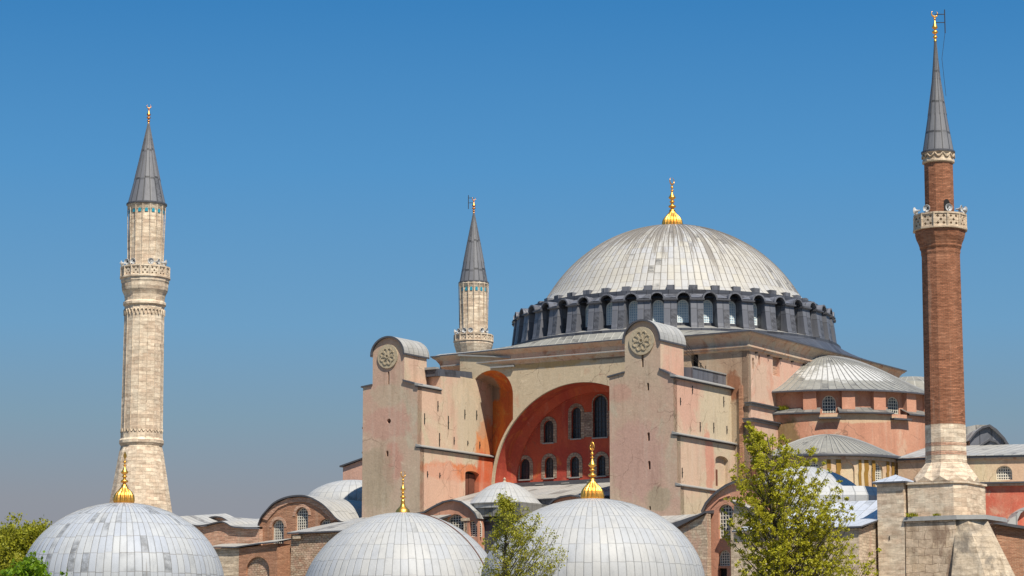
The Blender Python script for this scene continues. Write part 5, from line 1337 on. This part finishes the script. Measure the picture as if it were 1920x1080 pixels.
# ---- stone hall with white lead roof and dome, behind the big tree
HN = -47.0
hx1, hz1 = pN(1610, 988, HN); hx0 = pN(1375, 985, HN)[0]; hb = pE(1652, 971, hx1)
ht, _ = local_thing('stone_hall', 'stone hall with flat white lead roof behind the large right-hand tree', 'building', (hx0 + hx1) / 2, HN + 5)
b = MB(['stone'])
b.extr(mpN(HN), [(hx0, 0), (hx1, 0), (hx1, hz1 - .12), (hx0, hz1 - .12)], (), .7, 'stone')
b.extr(mpE(hx1), [(HN + .7, 0), (hb[0] + 3, 0), (hb[0] + 3, hb[1] - .1), (hb[0], hb[1] - .1), (HN + .7, hz1 - .15)], (), .7, 'patchy_stone')
build_in(ht, b, 'wall')
b = MB(['white_lead'])
b.hull8([(hx0, HN - .35, hz1 - .08), (hx1 + .4, HN - .35, hz1 - .08), (hx1 + .4, hb[0], hb[1] - .08), (hx0, hb[0], hb[1] - .08)], [(hx0, HN - .35, hz1 + .06), (hx1 + .4, HN - .35, hz1 + .06), (hx1 + .4, hb[0], hb[1] + .06), (hx0, hb[0], hb[1] + .06)], 'edge_lead', None, 'white_lead')
zr2 = pN(1620, 938, hb[0] + 4)[1]
b.hull8([(hx0, hb[0] - .1, hb[1] - .1), (hx1 + .1, hb[0] - .1, hb[1] - .1), (hx1 + .1, hb[0] + 4.5, hb[1] - .4), (hx0, hb[0] + 4.5, hb[1] - .4)], [(hx0, hb[0] - .1, hb[1] - .02), (hx1 + .1, hb[0] - .1, hb[1] + .03), (hx1 + .1, hb[0] + 4.5, zr2), (hx0, hb[0] + 4.5, zr2)], 'white_lead')
build_in(ht, b, 'lead_roof')
hd0 = loc(dpt(1503, 940, 256)); zta = dpt(1503, 875, 256).z; ra = 150 / F * 256
b = MB(['white_lead']); zbs = zta - 136 / F * 256
b.lathe([(max(.01, ra * math.sin(pi / 2 * i / 18)), zbs + (zta - zbs) * math.cos(pi / 2 * i / 18)) for i in range(19)] + [(ra, 3)], 64, (hd0.x, hd0.y), npan=64, row=1.2, m='tomb_lead_b', smooth=True)
z_r = dpt(1630, 916, 253).z; pr_ = loc(dpt(1600, 930, 256))
b.lathe([(ra * .6, z_r + .2), (ra * 1.12, z_r - .1), (ra * 1.2, z_r - 1.0), (ra * 1.2, z_r - 9)], 8, (hd0.x + 1, hd0.y + 1.2), npan=48, row=1.2, m='tomb_lead_b', ph=.2)
build_in(ht, b, 'dome')

# ---- pink gabled hall and raking stone wall left of the tree
PG = -40.0
pt, _ = local_thing('pink_gabled_hall', 'pink plaster gabled hall with tall lattice windows between the right tomb dome and the tree', 'building', pN(1360, 1000, PG)[0], PG + 3)
hl = [oN(525, 588, 622, 815, PG, z5), oN(525, 893, 600, 1000, PG, z5)]
pts = [(425, 645), (450, 592), (490, 545), (535, 505), (590, 468), (650, 442), (720, 430), (790, 442), (860, 470), (930, 520), (1000, 600)]
P = [pN(*z5(*p), PG) for p in pts]
off = loc(Vector(pt.location)); off.z = 0
b = MB(['salmon_plaster'])
dn = pN(*z5(552, 1060), PG)
b.extr(mpN(PG), ([(P[0][0], 0)] + P + [(P[-1][0], 0)])[::-1], [archp(*h) for h in hl] + [[(dn[0] - .45, dn[1] - 1.5), (dn[0] + .45, dn[1] - 1.5), (dn[0] + .45, dn[1] + .65), (dn[0] - .45, dn[1] + .65)]], 1.0, 'salmon_plaster', hd=.5)
b.box(dn[0] - .6, dn[0] + .6, PG + .5, PG + .6, dn[1] - 1.6, dn[1] + .8, 'dark')
wh_ = build_in(pt, b, 'wall')
for h in hl:
    m_ = win_mesh('window', h[2], h[3], 5, max(6, int(h[3] / .34)), .075, 'lattice', 'glass_dark', .1)
    put(m_, 'window', wh_, (h[0] - off.x, PG + .28 - off.y, h[1]))
b = MB(['roof_lead'])
for i in range(len(P) - 1):
    a, c = P[i], P[i + 1]; q = [(a[0] - .06, a[1] - .02), (c[0] - .06, c[1] - .02), (c[0] - .1, c[1] + .2), (a[0] - .14, a[1] + .16)]
    b.hull8([(x, PG - .35, z) for x, z in q], [(x, PG + 7, z) for x, z in q], 'roof_lead', 'edge_lead')
build_in(pt, b, 'curved_roof')
b = MB(['salmon_plaster'])   # raised archivolt
ao = [pN(*z5(*p), PG) for p in [(432, 690), (470, 615), (530, 555), (600, 530), (640, 590)]]
for i in range(3):
    a, c = ao[i], ao[i + 1]; b.tube([(a[0], PG - .02, a[1]), (c[0], PG - .02, c[1])], .10, 5, 'salmon_plaster')
build_in(pt, b, 'arch_moulding')
b = MB(['stone'])            # stone buttress with raking lead coping in front
x_0 = pN(*z5(603, 700), PG - 1.5); x_1 = pN(*z5(900, 900), PG - 1.5)
q0 = pN(*z5(612, 575), PG - 1.5); q1 = pN(*z5(730, 625), PG - 1.5); q2 = pN(*z5(960, 720), PG - 1.5)
b.extr(mpN(PG - 1.5), [(x_0[0], 0), (q2[0], 0), (q2[0], q2[1]), (q1[0], q1[1]), (q0[0] + .25, q0[1] - .2), (x_0[0], q0[1] - 2.6)], (), 1.48, 'stone')
build_in(pt, b, 'stone_buttress')
b = MB(['edge_lead']); 
for a, c in ((q0, q1), (q1, q2)):
    b.hull8([(a[0], PG - 1.8, a[1]), (c[0], PG - 1.8, c[1]), (c[0], PG, c[1]), (a[0], PG, a[1])], [(a[0], PG - 1.8, a[1] + .2), (c[0], PG - 1.8, c[1] + .2), (c[0], PG, c[1] + .3), (a[0], PG, a[1] + .3)], 'edge_lead', None, 'roof_lead')
build_in(pt, b, 'raking_coping')
RW = -41.5
rt_, _ = local_thing('lean_to', 'patchy stone lean-to with raking lead roof right of the right tomb dome', 'building', pN(1290, 1000, RW)[0], RW + 3)
a0, a1 = pN(*z5(215, 778), RW), pN(*z5(445, 645), RW); ax = pN(*z5(445, 645), RW)[0]
f0 = pN(*z5(-60, 860), RW)
b = MB(['patchy_stone']); b.extr(mpN(RW), [(f0[0], 0), (a1[0], 0), (a1[0], a1[1] - .08), (a0[0], a0[1] - .08), (f0[0], a0[1] - 1.6)], (), .8, 'patchy_stone'); build_in(rt_, b, 'wall')
b = MB(['roof_lead'])
b.hull8([(f0[0], RW - .4, a0[1] - 1.7), (a1[0], RW - .4, a1[1] - .05), (a1[0], RW + 6.5, a1[1] + .2), (f0[0], RW + 6.5, a0[1] - .6)], [(f0[0], RW - .4, a0[1] - 1.5), (a1[0], RW - .4, a1[1] + .14), (a1[0], RW + 6.5, a1[1] + .9), (f0[0], RW + 6.5, a0[1] + .4)], 'edge_lead', None, 'roof_lead')
b.hull8([(f0[0] - 4, RW + 4, a0[1] - .9), (a1[0] - .5, RW + 4, a1[1] + .5), (a1[0] + .8, -33.0, a1[1] + 1.4), (f0[0] - 4, -33.0, a0[1] + .6)], [(f0[0] - 4, RW + 4, a0[1] - .4), (a1[0] - .5, RW + 4, a1[1] + .85), (a1[0] + .8, -33.0, a1[1] + 1.9), (f0[0] - 4, -33.0, a0[1] + 1.0)], 'edge_lead', None, 'roof_lead')
build_in(rt_, b, 'raking_roof')

# ================================================================== LEFT-HAND ANNEXES
LG = -36.0
lt, _ = local_thing('brick_gabled_hall', 'brown brick hall with curved lead gable and arched lattice windows left of the beige pier', 'building', pN(565, 1000, LG)[0], LG + 4)
off = loc(Vector(lt.location)); off.z = 0
pts = [(592, 520), (612, 470), (645, 428), (700, 372), (780, 336), (870, 324), (940, 336), (1020, 380), (1075, 432), (1112, 474), (1150, 500)]
P = [pN(*z9(*p), LG) for p in pts]
hl = [oN(676, 480, 755, 657, LG, z9), oN(833, 398, 917, 550, LG, z9), oN(990, 472, 1075, 640, LG, z9), oN(670, 728, 757, 850, LG, z9)]
b = MB(['old_brick']); b.extr(mpN(LG), ([(P[0][0], 0)] + P + [(P[-1][0], 0)])[::-1], [archp(*h) for h in hl], 1.2, 'old_brick', hd=.5)
lw_ = build_in(lt, b, 'wall')
for h in hl:
    m_ = win_mesh('window', h[2], h[3], 6, max(6, int(h[3] / .3)), .075, 'lattice', 'glass_dark', .1)
    put(m_, 'window', lw_, (h[0] - off.x, LG + .28 - off.y, h[1]))
b = MB(['pink_brick'])
for h in hl[:2]:             # brick voussoir hoods
    b.extr(mpN(LG - .05), arc(h[0], h[1] + h[3] - h[2] / 2, h[2] / 2 + .38, 0, pi, 14) + arc(h[0], h[1] + h[3] - h[2] / 2, h[2] / 2 + .06, pi, 0, 14), (), .049, 'pink_brick')
for i in range(1, len(P) - 2):
    a, c = P[i], P[i + 1]
    cxm, czm = pN(*z9(870, 560), LG)
    k = .86
    q = [(a[0], a[1] - .03), (c[0], c[1] - .03), (cxm + (c[0] - cxm) * k, czm + (c[1] - czm) * k), (cxm + (a[0] - cxm) * k, czm + (a[1] - czm) * k)]
    b.hull8([(x, LG - .12, z) for x, z in q], [(x, LG - .001, z) for x, z in q], 'pink_brick')
build_in(lt, b, 'arch_moulding')
def roofstrip(b, P, n0, n1, m, th=.18, over=.35, rise=0):
    s_ = 0
    for i in range(len(P) - 1):
        a, c = P[i], P[i + 1]; l_ = math.dist(a, c)
        A1 = [(a[0], n0 - over, a[1]), (c[0], n0 - over, c[1]), (c[0], n0 - over, c[1] + th), (a[0], n0 - over, a[1] + th)]
        B1 = [(x, n1, z + rise) for x, y, z in A1]
        b.face(A1, 'edge_lead'); b.face(B1, 'edge_lead'); b.face([A1[0], A1[1], B1[1], B1[0]], 'edge_lead')
        b.face([A1[3], A1[2], B1[2], B1[3]], m, [(0, s_), (0, s_ + l_), (n1 - n0, s_ + l_), (n1 - n0, s_)]); s_ += l_
def smoothp(P, k=4):
    out = []
    for i in range(len(P) - 1):
        p0, p1, p2, p3 = P[max(0, i - 1)], P[i], P[i + 1], P[min(len(P) - 1, i + 2)]
        for q in range(k):
            t = q / k
            out.append(tuple(.5 * ((2 * p1[j]) + (-p0[j] + p2[j]) * t + (2 * p0[j] - 5 * p1[j] + 4 * p2[j] - p3[j]) * t * t + (-p0[j] + 3 * p1[j] - 3 * p2[j] + p3[j]) * t ** 3) for j in (0, 1)))
    return out + [P[-1]]
b = MB(['roof_lead']); roofstrip(b, smoothp([(x, z) for x, z in P]), LG, LG + 12, 'roof_lead'); build_in(lt, b, 'curved_roof')
# low wing with the wavy roof
WG = -36.6
wg, _ = local_thing('low_wing', 'low pink brick wing with wavy lead eave beside the left minaret', 'building', pN(420, 1020, WG)[0], WG + 4)
Pp = [pN(*z9(*p), WG) for p in [(30, 468), (60, 480), (120, 508), (180, 524), (240, 520), (300, 506), (348, 498), (385, 510), (420, 530), (500, 538), (592, 538)]]
b = MB(['pink_brick']); b.extr(mpN(WG), ([(Pp[0][0], 0)] + [(x, z - .02) for x, z in Pp] + [(Pp[-1][0], 0)])[::-1], (), 1, 'pink_brick')
build_in(wg, b, 'wall')
b = MB(['white_lead']); roofstrip(b, smoothp(Pp), WG, WG + 9, 'roof_lead', .16, .35, .9); 
Pb = [pN(*z9(*p), WG + 5) for p in [(235, 484), (262, 470), (300, 463), (345, 468), (385, 490), (420, 505)]]
b.extr(mpN(WG + 5.2), ([(Pb[0][0], 8)] + Pb + [(Pb[-1][0], 8)])[::-1], (), .5, 'pink_brick'); roofstrip(b, smoothp(Pb), WG + 5, WG + 12, 'roof_lead', .15, .2, .1); build_in(wg, b, 'wavy_roof')
# front block with lead coping, blind arch
FG = -39.0
fg, _ = local_thing('brick_front_block', 'low brick and pale stone block with sagging lead coping beside the left tomb dome', 'building', pN(460, 1050, FG)[0], FG + 1.5)
Pf = [pN(*z9(*p), FG) for p in [(255, 668), (330, 666), (440, 668), (520, 655), (600, 643), (728, 632)]]
bl = oN(500, 725, 660, 900, FG, z9)
b = MB(['old_brick']); xs_ = pN(*z9(455, 700), FG)[0]
b.extr(mpN(FG), [(Pf[0][0] + .5, 0), (xs_, 0), (xs_, Pf[2][1] - .03), (Pf[0][0] + .5, Pf[1][1] - .03)], (), 2.2, 'stone')
b.extr(mpN(FG), [(xs_, 0), (Pf[-1][0] - .3, 0), (Pf[-1][0] - .3, Pf[-1][1] - .03), (xs_, Pf[2][1] - .03)], [archp(*bl)], 2.2, 'old_brick', hd=.3)
b.extr(mpN(FG + .28), archp(*bl), (), .05, 'rubble')
build_in(fg, b, 'wall')
b = MB(['roof_lead']); roofstrip(b, Pf, FG, FG + 2.6, 'roof_lead', .14, .35, .5); build_in(fg, b, 'lead_coping')
# rubble hall
UG = -43.0
ug, _ = local_thing('rubble_hall', 'rubble stone hall under a broad pale lead roof behind the middle tomb dome', 'building', pN(600, 1040, UG)[0], UG + 4)
u0 = pN(*z9(803, 575), UG); u1 = pN(765, 992, UG)
b = MB(['rubble']); b.extr(mpN(UG), [(u0[0], 0), (u1[0], 0), (u1[0], u0[1] - .05), (u0[0], u0[1] - .02)], (), .8, 'rubble')
b.extr(lambda u, z, w: (u0[0] + w, u, z), [(UG + .8, 0), (-36.5, 0), (-36.5, u0[1] + 1.2), (UG + .8, u0[1])], (), .8, 'rubble')
c_ = pN(*z9(850, 590), UG); b.box(c_[0] - .5, c_[0] + .5, UG - .3, UG, c_[1] - .25, c_[1] + .1, 'stone')
build_in(ug, b, 'wall')
b = MB(['roof_lead']); zz2 = pN(690, 964, -33.0)[1]; zc1 = pN(600, 985, -37)[1]
b.hull8([(u0[0] - .25, UG - .4, u0[1]), (u1[0], UG - .4, u0[1]), (u1[0], -33.2, zz2 - .4), (pN(640, 980, -37)[0] - 1, -33.2, zz2 - .6)],
        [(u0[0] - .25, UG - .4, u0[1] + .16), (u1[0], UG - .4, u0[1] + .16), (u1[0], -33.2, zz2 - .2), (pN(640, 980, -37)[0] - 1, -33.2, zz2 - .4)], 'edge_lead', None, 'roof_lead')
for k in range(2):
    s0 = pN(*z9(1250 + 60 * k, 490), -38); s1 = pN(*z9(1420, 450 + 20 * k), -36)
    b.tube([(s0[0], -38, u0[1] + 1.1), ((s0[0] + s1[0]) / 2, -37.2, u0[1] + 1.42), (s1[0], -36.2, u0[1] + 1.55)], .05, 4, 'iron')
build_in(ug, b, 'lead_roof')

# ================================================================== TOMB DOMES IN FRONT
def tomb(label, cx, cy, a, h, D, fin, mat, kind, fl=16, row=1.3, npan=84, cable=False, fr=22, fy=None):
    c = dpt(cx, 1000, D); t = thing('domed_tomb', label, 'tomb', Vector((c.x, c.y, 0)), -TH, 'lead domed tombs in front of the church')
    r = a / F * D; zc = dpt(cx, cy, D).z; za_ = dpt(cx, cy - h, D).z
    prof = [(max(.01, r * math.sin(pi / 2 * i / 30)), zc + (za_ - zc) * math.cos(pi / 2 * i / 30)) for i in range(31)] + [(r + .1, zc - .3), (r + .5, zc - .6), (r + .5, zc - .8)]
    b = MB([mat]); b.lathe(prof, npan, m=mat, npan=npan, row=row, smooth=True)
    for k in range(npan):
        an = 2 * pi * k / npan; st = 3 if k % 2 == 0 else 7
        b.tube([(rr_ * math.cos(an), rr_ * math.sin(an), z + .005) for rr_, z in prof[st:-2:2]], .016, 3, 'seam_light')
    dm_ = b.build('lead_dome', t)
    w = MB(['stone']); w.lathe([(r + .2, zc - .75), (r + .2, 0)], 8, m='stone'); w.build('wall', t)
    yb, yt = fin; zb_ = dpt(cx, yb, D).z; zt_ = dpt(cx, yt, D).z; g = MB(['gold'])
    bulb = None if fl else [(.93, 0), (1.0, .12), (1.0, .28), (.9, .42), (.66, .54), (.40, .66), (.30, .8), (.28, 1.0)]
    finial(g, zb_ - .12, zt_ - zb_ + .12, fr / F * D, 'gold', fl, kind, bulb)
    g.lathe([(fr / F * D * .9, zb_ - .25), (fr / F * D * .9, zb_ - .1)], 24, m='coping'); g.build('finial', dm_)
    if cable:
        an = math.atan2(-math.cos(TH), math.sin(TH)) + 1.0
        g = MB(['wood']); g.tube([((rr_ + .03) * math.cos(an + i * .004), (rr_ + .03) * math.sin(an + i * .004), z + .03) for i, (rr_, z) in enumerate(prof[4:-2])], .035, 5, 'wood'); g.build('lightning_cable', dm_)
    return t, r, zc, za_
T1 = tomb('tomb dome with weathered dark panels and fluted gold finial before the minaret foot', 231, 1098, 190, 155, 175, (941, 847), 'tomb_lead_a', 'leaf', 14, fr=20, npan=84)
T2 = tomb('middle tomb dome with smooth gold finial, in front of the beige left pier', 755, 1145, 193, 184, 195, (966, 883), 'tomb_lead_b', 'ring', 0, cable=True, fr=14, row=1.35, npan=76)
T3 = tomb('right tomb dome with large fluted gold finial in front of the red arch', 1111, 1100, 210, 165, 185, (935, 829), 'tomb_lead_b', 'drop', 16, fr=22, row=1.4, npan=84)

# ================================================================== TREES AND GROUND
def leafmat(name, c1, c2, tr):
    t = NT(name, .5, 0, .25); g = t.n('ShaderNodeNewGeometry'); rnd = g.outputs['Random Per Island']; P = t.tc.outputs['Object']
    col = t.mix(rnd, c1, c2); col = t.mix(t.rng(t.noise(P, .8, 3), .4, .65), col, tuple(x * .6 for x in c1))
    t.L(col, t.b.inputs['Base Color']); tl = t.n('ShaderNodeBsdfTranslucent'); t.L(t.mix(.5, col, tr), tl.inputs['Color'])
    ms_ = t.n('ShaderNodeMixShader'); ms_.inputs[0].default_value = .38
    t.L(t.b.outputs[0], ms_.inputs[1]); t.L(tl.outputs[0], ms_.inputs[2]); t.L(ms_.outputs[0], t.t.nodes['Material Output'].inputs[0]); return t.m
M['leaf_a'] = leafmat('spring_leaf', (.54, .50, .035), (.32, .33, .022), (.66, .56, .04))
M['leaf_b'] = leafmat('small_leaf', (.46, .43, .04), (.26, .28, .025), (.46, .42, .04))
M['leaf_c'] = leafmat('far_leaf', (.38, .37, .025), (.22, .24, .018), (.42, .38, .04))
M['leaf_d'] = leafmat('bright_leaf', (.20, .32, .014), (.10, .20, .012), (.36, .46, .02))
M['bark'] = simple('bark', (.085, .07, .05), .9, 0, .4)
def tree(name, label, cat, D, tx, env, ybase, nbr, nleaf, ls, lm, clump=.38, group=None, trunk_r=.16, topx=None, nclump=4, flat=1., seed=1, wgt=False):
    rnd = random.Random(seed)
    c = dpt(tx, ybase, D); base = Vector((c.x, c.y, 0)); t = thing(name, label, cat, base, 0, group)
    zof = lambda y: dpt(tx, y, D).z
    xof = lambda x: (x - tx) / F * D
    env = [(zof(y), xof(l), xof(r)) for y, l, r in env]; env.sort()
    def at(z):
        if z <= env[0][0]: return env[0][1:]
        for i in range(len(env) - 1):
            if env[i][0] <= z <= env[i + 1][0]:
                k = (z - env[i][0]) / (env[i + 1][0] - env[i][0]); return tuple(env[i][j] * (1 - k) + env[i + 1][j] * k for j in (1, 2))
        return env[-1][1:]
    wmax = max(e_[2] - e_[1] for e_ in env)
    z0, z1_ = env[0][0], env[-1][0]; txp = xof(topx) if topx else 0
    tr = MB(['bark']); lf = MB([lm])
    def axis(z):
        k = max(0, min(1, (z - z0 * .5) / (z1_ - z0 * .5))); return Vector((txp * k ** 1.5 + .12 * math.sin(z * 1.3), .1 * math.cos(z * 1.1), z))
    tr.tube([axis(z1_ * i / 12 * .97) for i in range(13)], [trunk_r * (1 - i / 12.5) ** .8 + .012 for i in range(13)], 8, 'bark')
    def leaves(p, n, rad):
        for _ in range(n):
            d = Vector((rnd.gauss(0, 1), rnd.gauss(0, 1), rnd.gauss(0, .8))) * rad * .5
            q = p + d; s_ = ls * rnd.uniform(.6, 1.3)
            a = Vector((rnd.gauss(0, 1), rnd.gauss(0, 1), rnd.gauss(0, 1) + .4)).normalized(); b_ = a.cross(Vector((rnd.gauss(0, 1), rnd.gauss(0, 1), rnd.gauss(0, 1)))).normalized(); cc = a.cross(b_)
            lf.face([q - b_ * s_ * .5, q + cc * s_ * .32 + b_ * .1 * s_, q + b_ * s_ * .6, q - cc * s_ * .32 + b_ * .1 * s_], lm, [(0, 0), (1, 0), (1, 1), (0, 1)])
    for i in range(nbr):
        k = (i + rnd.random()) / nbr; zt = z0 + (z1_ - z0) * (k ** .92)
        if wgt and i % 7 != 6:
            while True:
                zt = rnd.uniform(z0, z1_ - .1); q1, q2 = at(zt)
                if rnd.random() < ((q2 - q1) / wmax) ** 1.1: break
        l_, r_ = at(zt); mid_ = (l_ + r_) / 2; hw = (r_ - l_) / 2
        an = rnd.uniform(0, 2 * pi); rad = hw * math.sqrt(rnd.uniform(.2, 1)) * rnd.uniform(.95, 1.15)
        tip = Vector((mid_ + rad * math.cos(an), rad * math.sin(an) * .85, zt + rnd.uniform(-.2, .25)))
        d0 = math.hypot(tip.x - txp * .5, tip.y)
        st = axis(max(.3, zt - d0 * rnd.uniform(.9, 1.5) - .4))
        mp_ = st * .45 + tip * .55 + Vector((0, 0, -.12 * d0)) + Vector((rnd.gauss(0, .1), rnd.gauss(0, .1), 0))
        pts = []
        for q in range(7):
            u = q / 6; pts.append(st * (1 - u) ** 2 + mp_ * 2 * u * (1 - u) + tip * u * u)
        r0 = trunk_r * .24 * (d0 / (hw + .5) * .7 + .4)
        tr.tube(pts, [r0 * (1 - .85 * q / 6) for q in range(7)], 4, 'bark')
        for c_ in range(nclump):
            u = 1 - (c_ / nclump) * .60 * rnd.uniform(.8, 1.15); u = max(.2, min(1, u))
            pp = st * (1 - u) ** 2 + mp_ * 2 * u * (1 - u) + tip * u * u
            off_ = Vector((rnd.gauss(0, 1), rnd.gauss(0, 1), rnd.gauss(0, .7))) * clump * (.75 if c_ else .1)
            tr.tube([pp, pp + off_], [.012, .006], 3, 'bark')
            leaves(pp + off_, int(nleaf * rnd.uniform(.4, 1.3)), clump * rnd.uniform(.6, 1.15))
    tr.build('trunk', t); lf.build('crown', t)
    return t
tree('leafy_tree', 'large light green tree standing before the stone hall and pink gable', 'tree', 150, 1467, [(796, 1412, 1428), (812, 1402, 1440), (835, 1385, 1530), (860, 1385, 1560), (885, 1372, 1560), (905, 1335, 1575), (925, 1365, 1605), (950, 1370, 1615), (975, 1362, 1600), (1000, 1380, 1605), (1030, 1375, 1640), (1060, 1372, 1650), (1100, 1385, 1645), (1160, 1410, 1600)], 1290, 340, 28, .135, 'leaf_a', .19, topx=1445, nclump=8, trunk_r=.2, seed=6, wgt=True, group='spring trees')
tree('leafy_tree', 'slender airy tree in front of the right tomb dome', 'tree', 135, 950, [(930, 940, 948), (950, 928, 962), (970, 918, 1026), (990, 914, 1032), (1005, 908, 1050), (1022, 905, 1068), (1045, 905, 1066), (1070, 900, 1052), (1110, 905, 1045), (1160, 920, 1020)], 1290, 170, 20, .10, 'leaf_b', .24, topx=945, nclump=6, trunk_r=.12, seed=9, group='spring trees')
tree('background_tree', 'olive green tree in the background at the lower left corner, the taller one', 'tree', 235, 50, [(992, 35, 66), (1003, 10, 78), (1025, 0, 88), (1050, -10, 100), (1100, -10, 110), (1180, 5, 90)], 1290, 160, 44, .26, 'leaf_c', .9, nclump=7, trunk_r=.2, seed=2, group='background trees')
tree('background_tree', 'olive green tree cut off by the left picture edge', 'tree', 245, -10, [(994, -25, 15), (1006, -60, 35), (1030, -60, 55), (1080, -70, 60), (1180, -40, 30)], 1290, 140, 44, .26, 'leaf_c', .9, nclump=7, trunk_r=.2, seed=3, group='background trees')
tree('near_tree', 'bright green tree top with larger leaves at the bottom left corner', 'tree', 70, 40, [(1056, 38, 54), (1062, 25, 68), (1070, 0, 84), (1078, -15, 96), (1100, -40, 120), (1160, -40, 120), (1240, -10, 90)], 1290, 120, 26, .12, 'leaf_d', .2, nclump=4, trunk_r=.08, seed=5)
# ground and a scattering of paving
gm_ = MB(['ground'])
M['ground'] = simple('ground_paving', (.22, .20, .16), .9, 0, .3, .3)
gm_.face([(-6000, -2000, 0), (6000, -2000, 0), (6000, 9000, 0), (-6000, 9000, 0)], 'ground')
g = gm_.build('ground'); g['kind'] = 'structure'

# tufts of weed rooted on ledges
def weed(label, p, r_, n, m='leaf_c', seed=1):
    rnd = random.Random(seed); b = MB([m])
    for i in range(n):
        a = rnd.uniform(0, 2 * pi); q = Vector((math.cos(a) * r_ * rnd.random(), math.sin(a) * r_ * .5 * rnd.random(), 0))
        h = r_ * rnd.uniform(.3, .9); d = Vector((rnd.gauss(0, .4), rnd.gauss(0, .4), 1)).normalized() * h; w = Vector((rnd.gauss(0, 1), rnd.gauss(0, 1), .2)).normalized() * .06
        b.face([q - w, q + w, q + d * .7 + w, q + d], m, [(0, 0), (1, 0), (1, 1), (0, 1)])
    o = b.build('weed_tuft'); o.location = p; return tag(o, label, 'plant')
zp_ = dR(972) + .04
weed('brown green weed tuft on the ledge at the left foot of the brick minaret', wld((mloc.x - 2.2, mloc.y - 2.95, zp_)), .55, 120, seed=1)
weed('low green weed tuft midway along the ledge below the brick minaret', wld((mloc.x + .2, mloc.y - 2.95, zp_)), .35, 60, seed=2)
n_w = pE(*z4(300, 440), 19.9)
weed('green weed tuft in the corner between semi-dome wall and pink nave wall', wld((20.3, n_w[0] - .3, n_w[1] - .3)), .6, 140, seed=3)
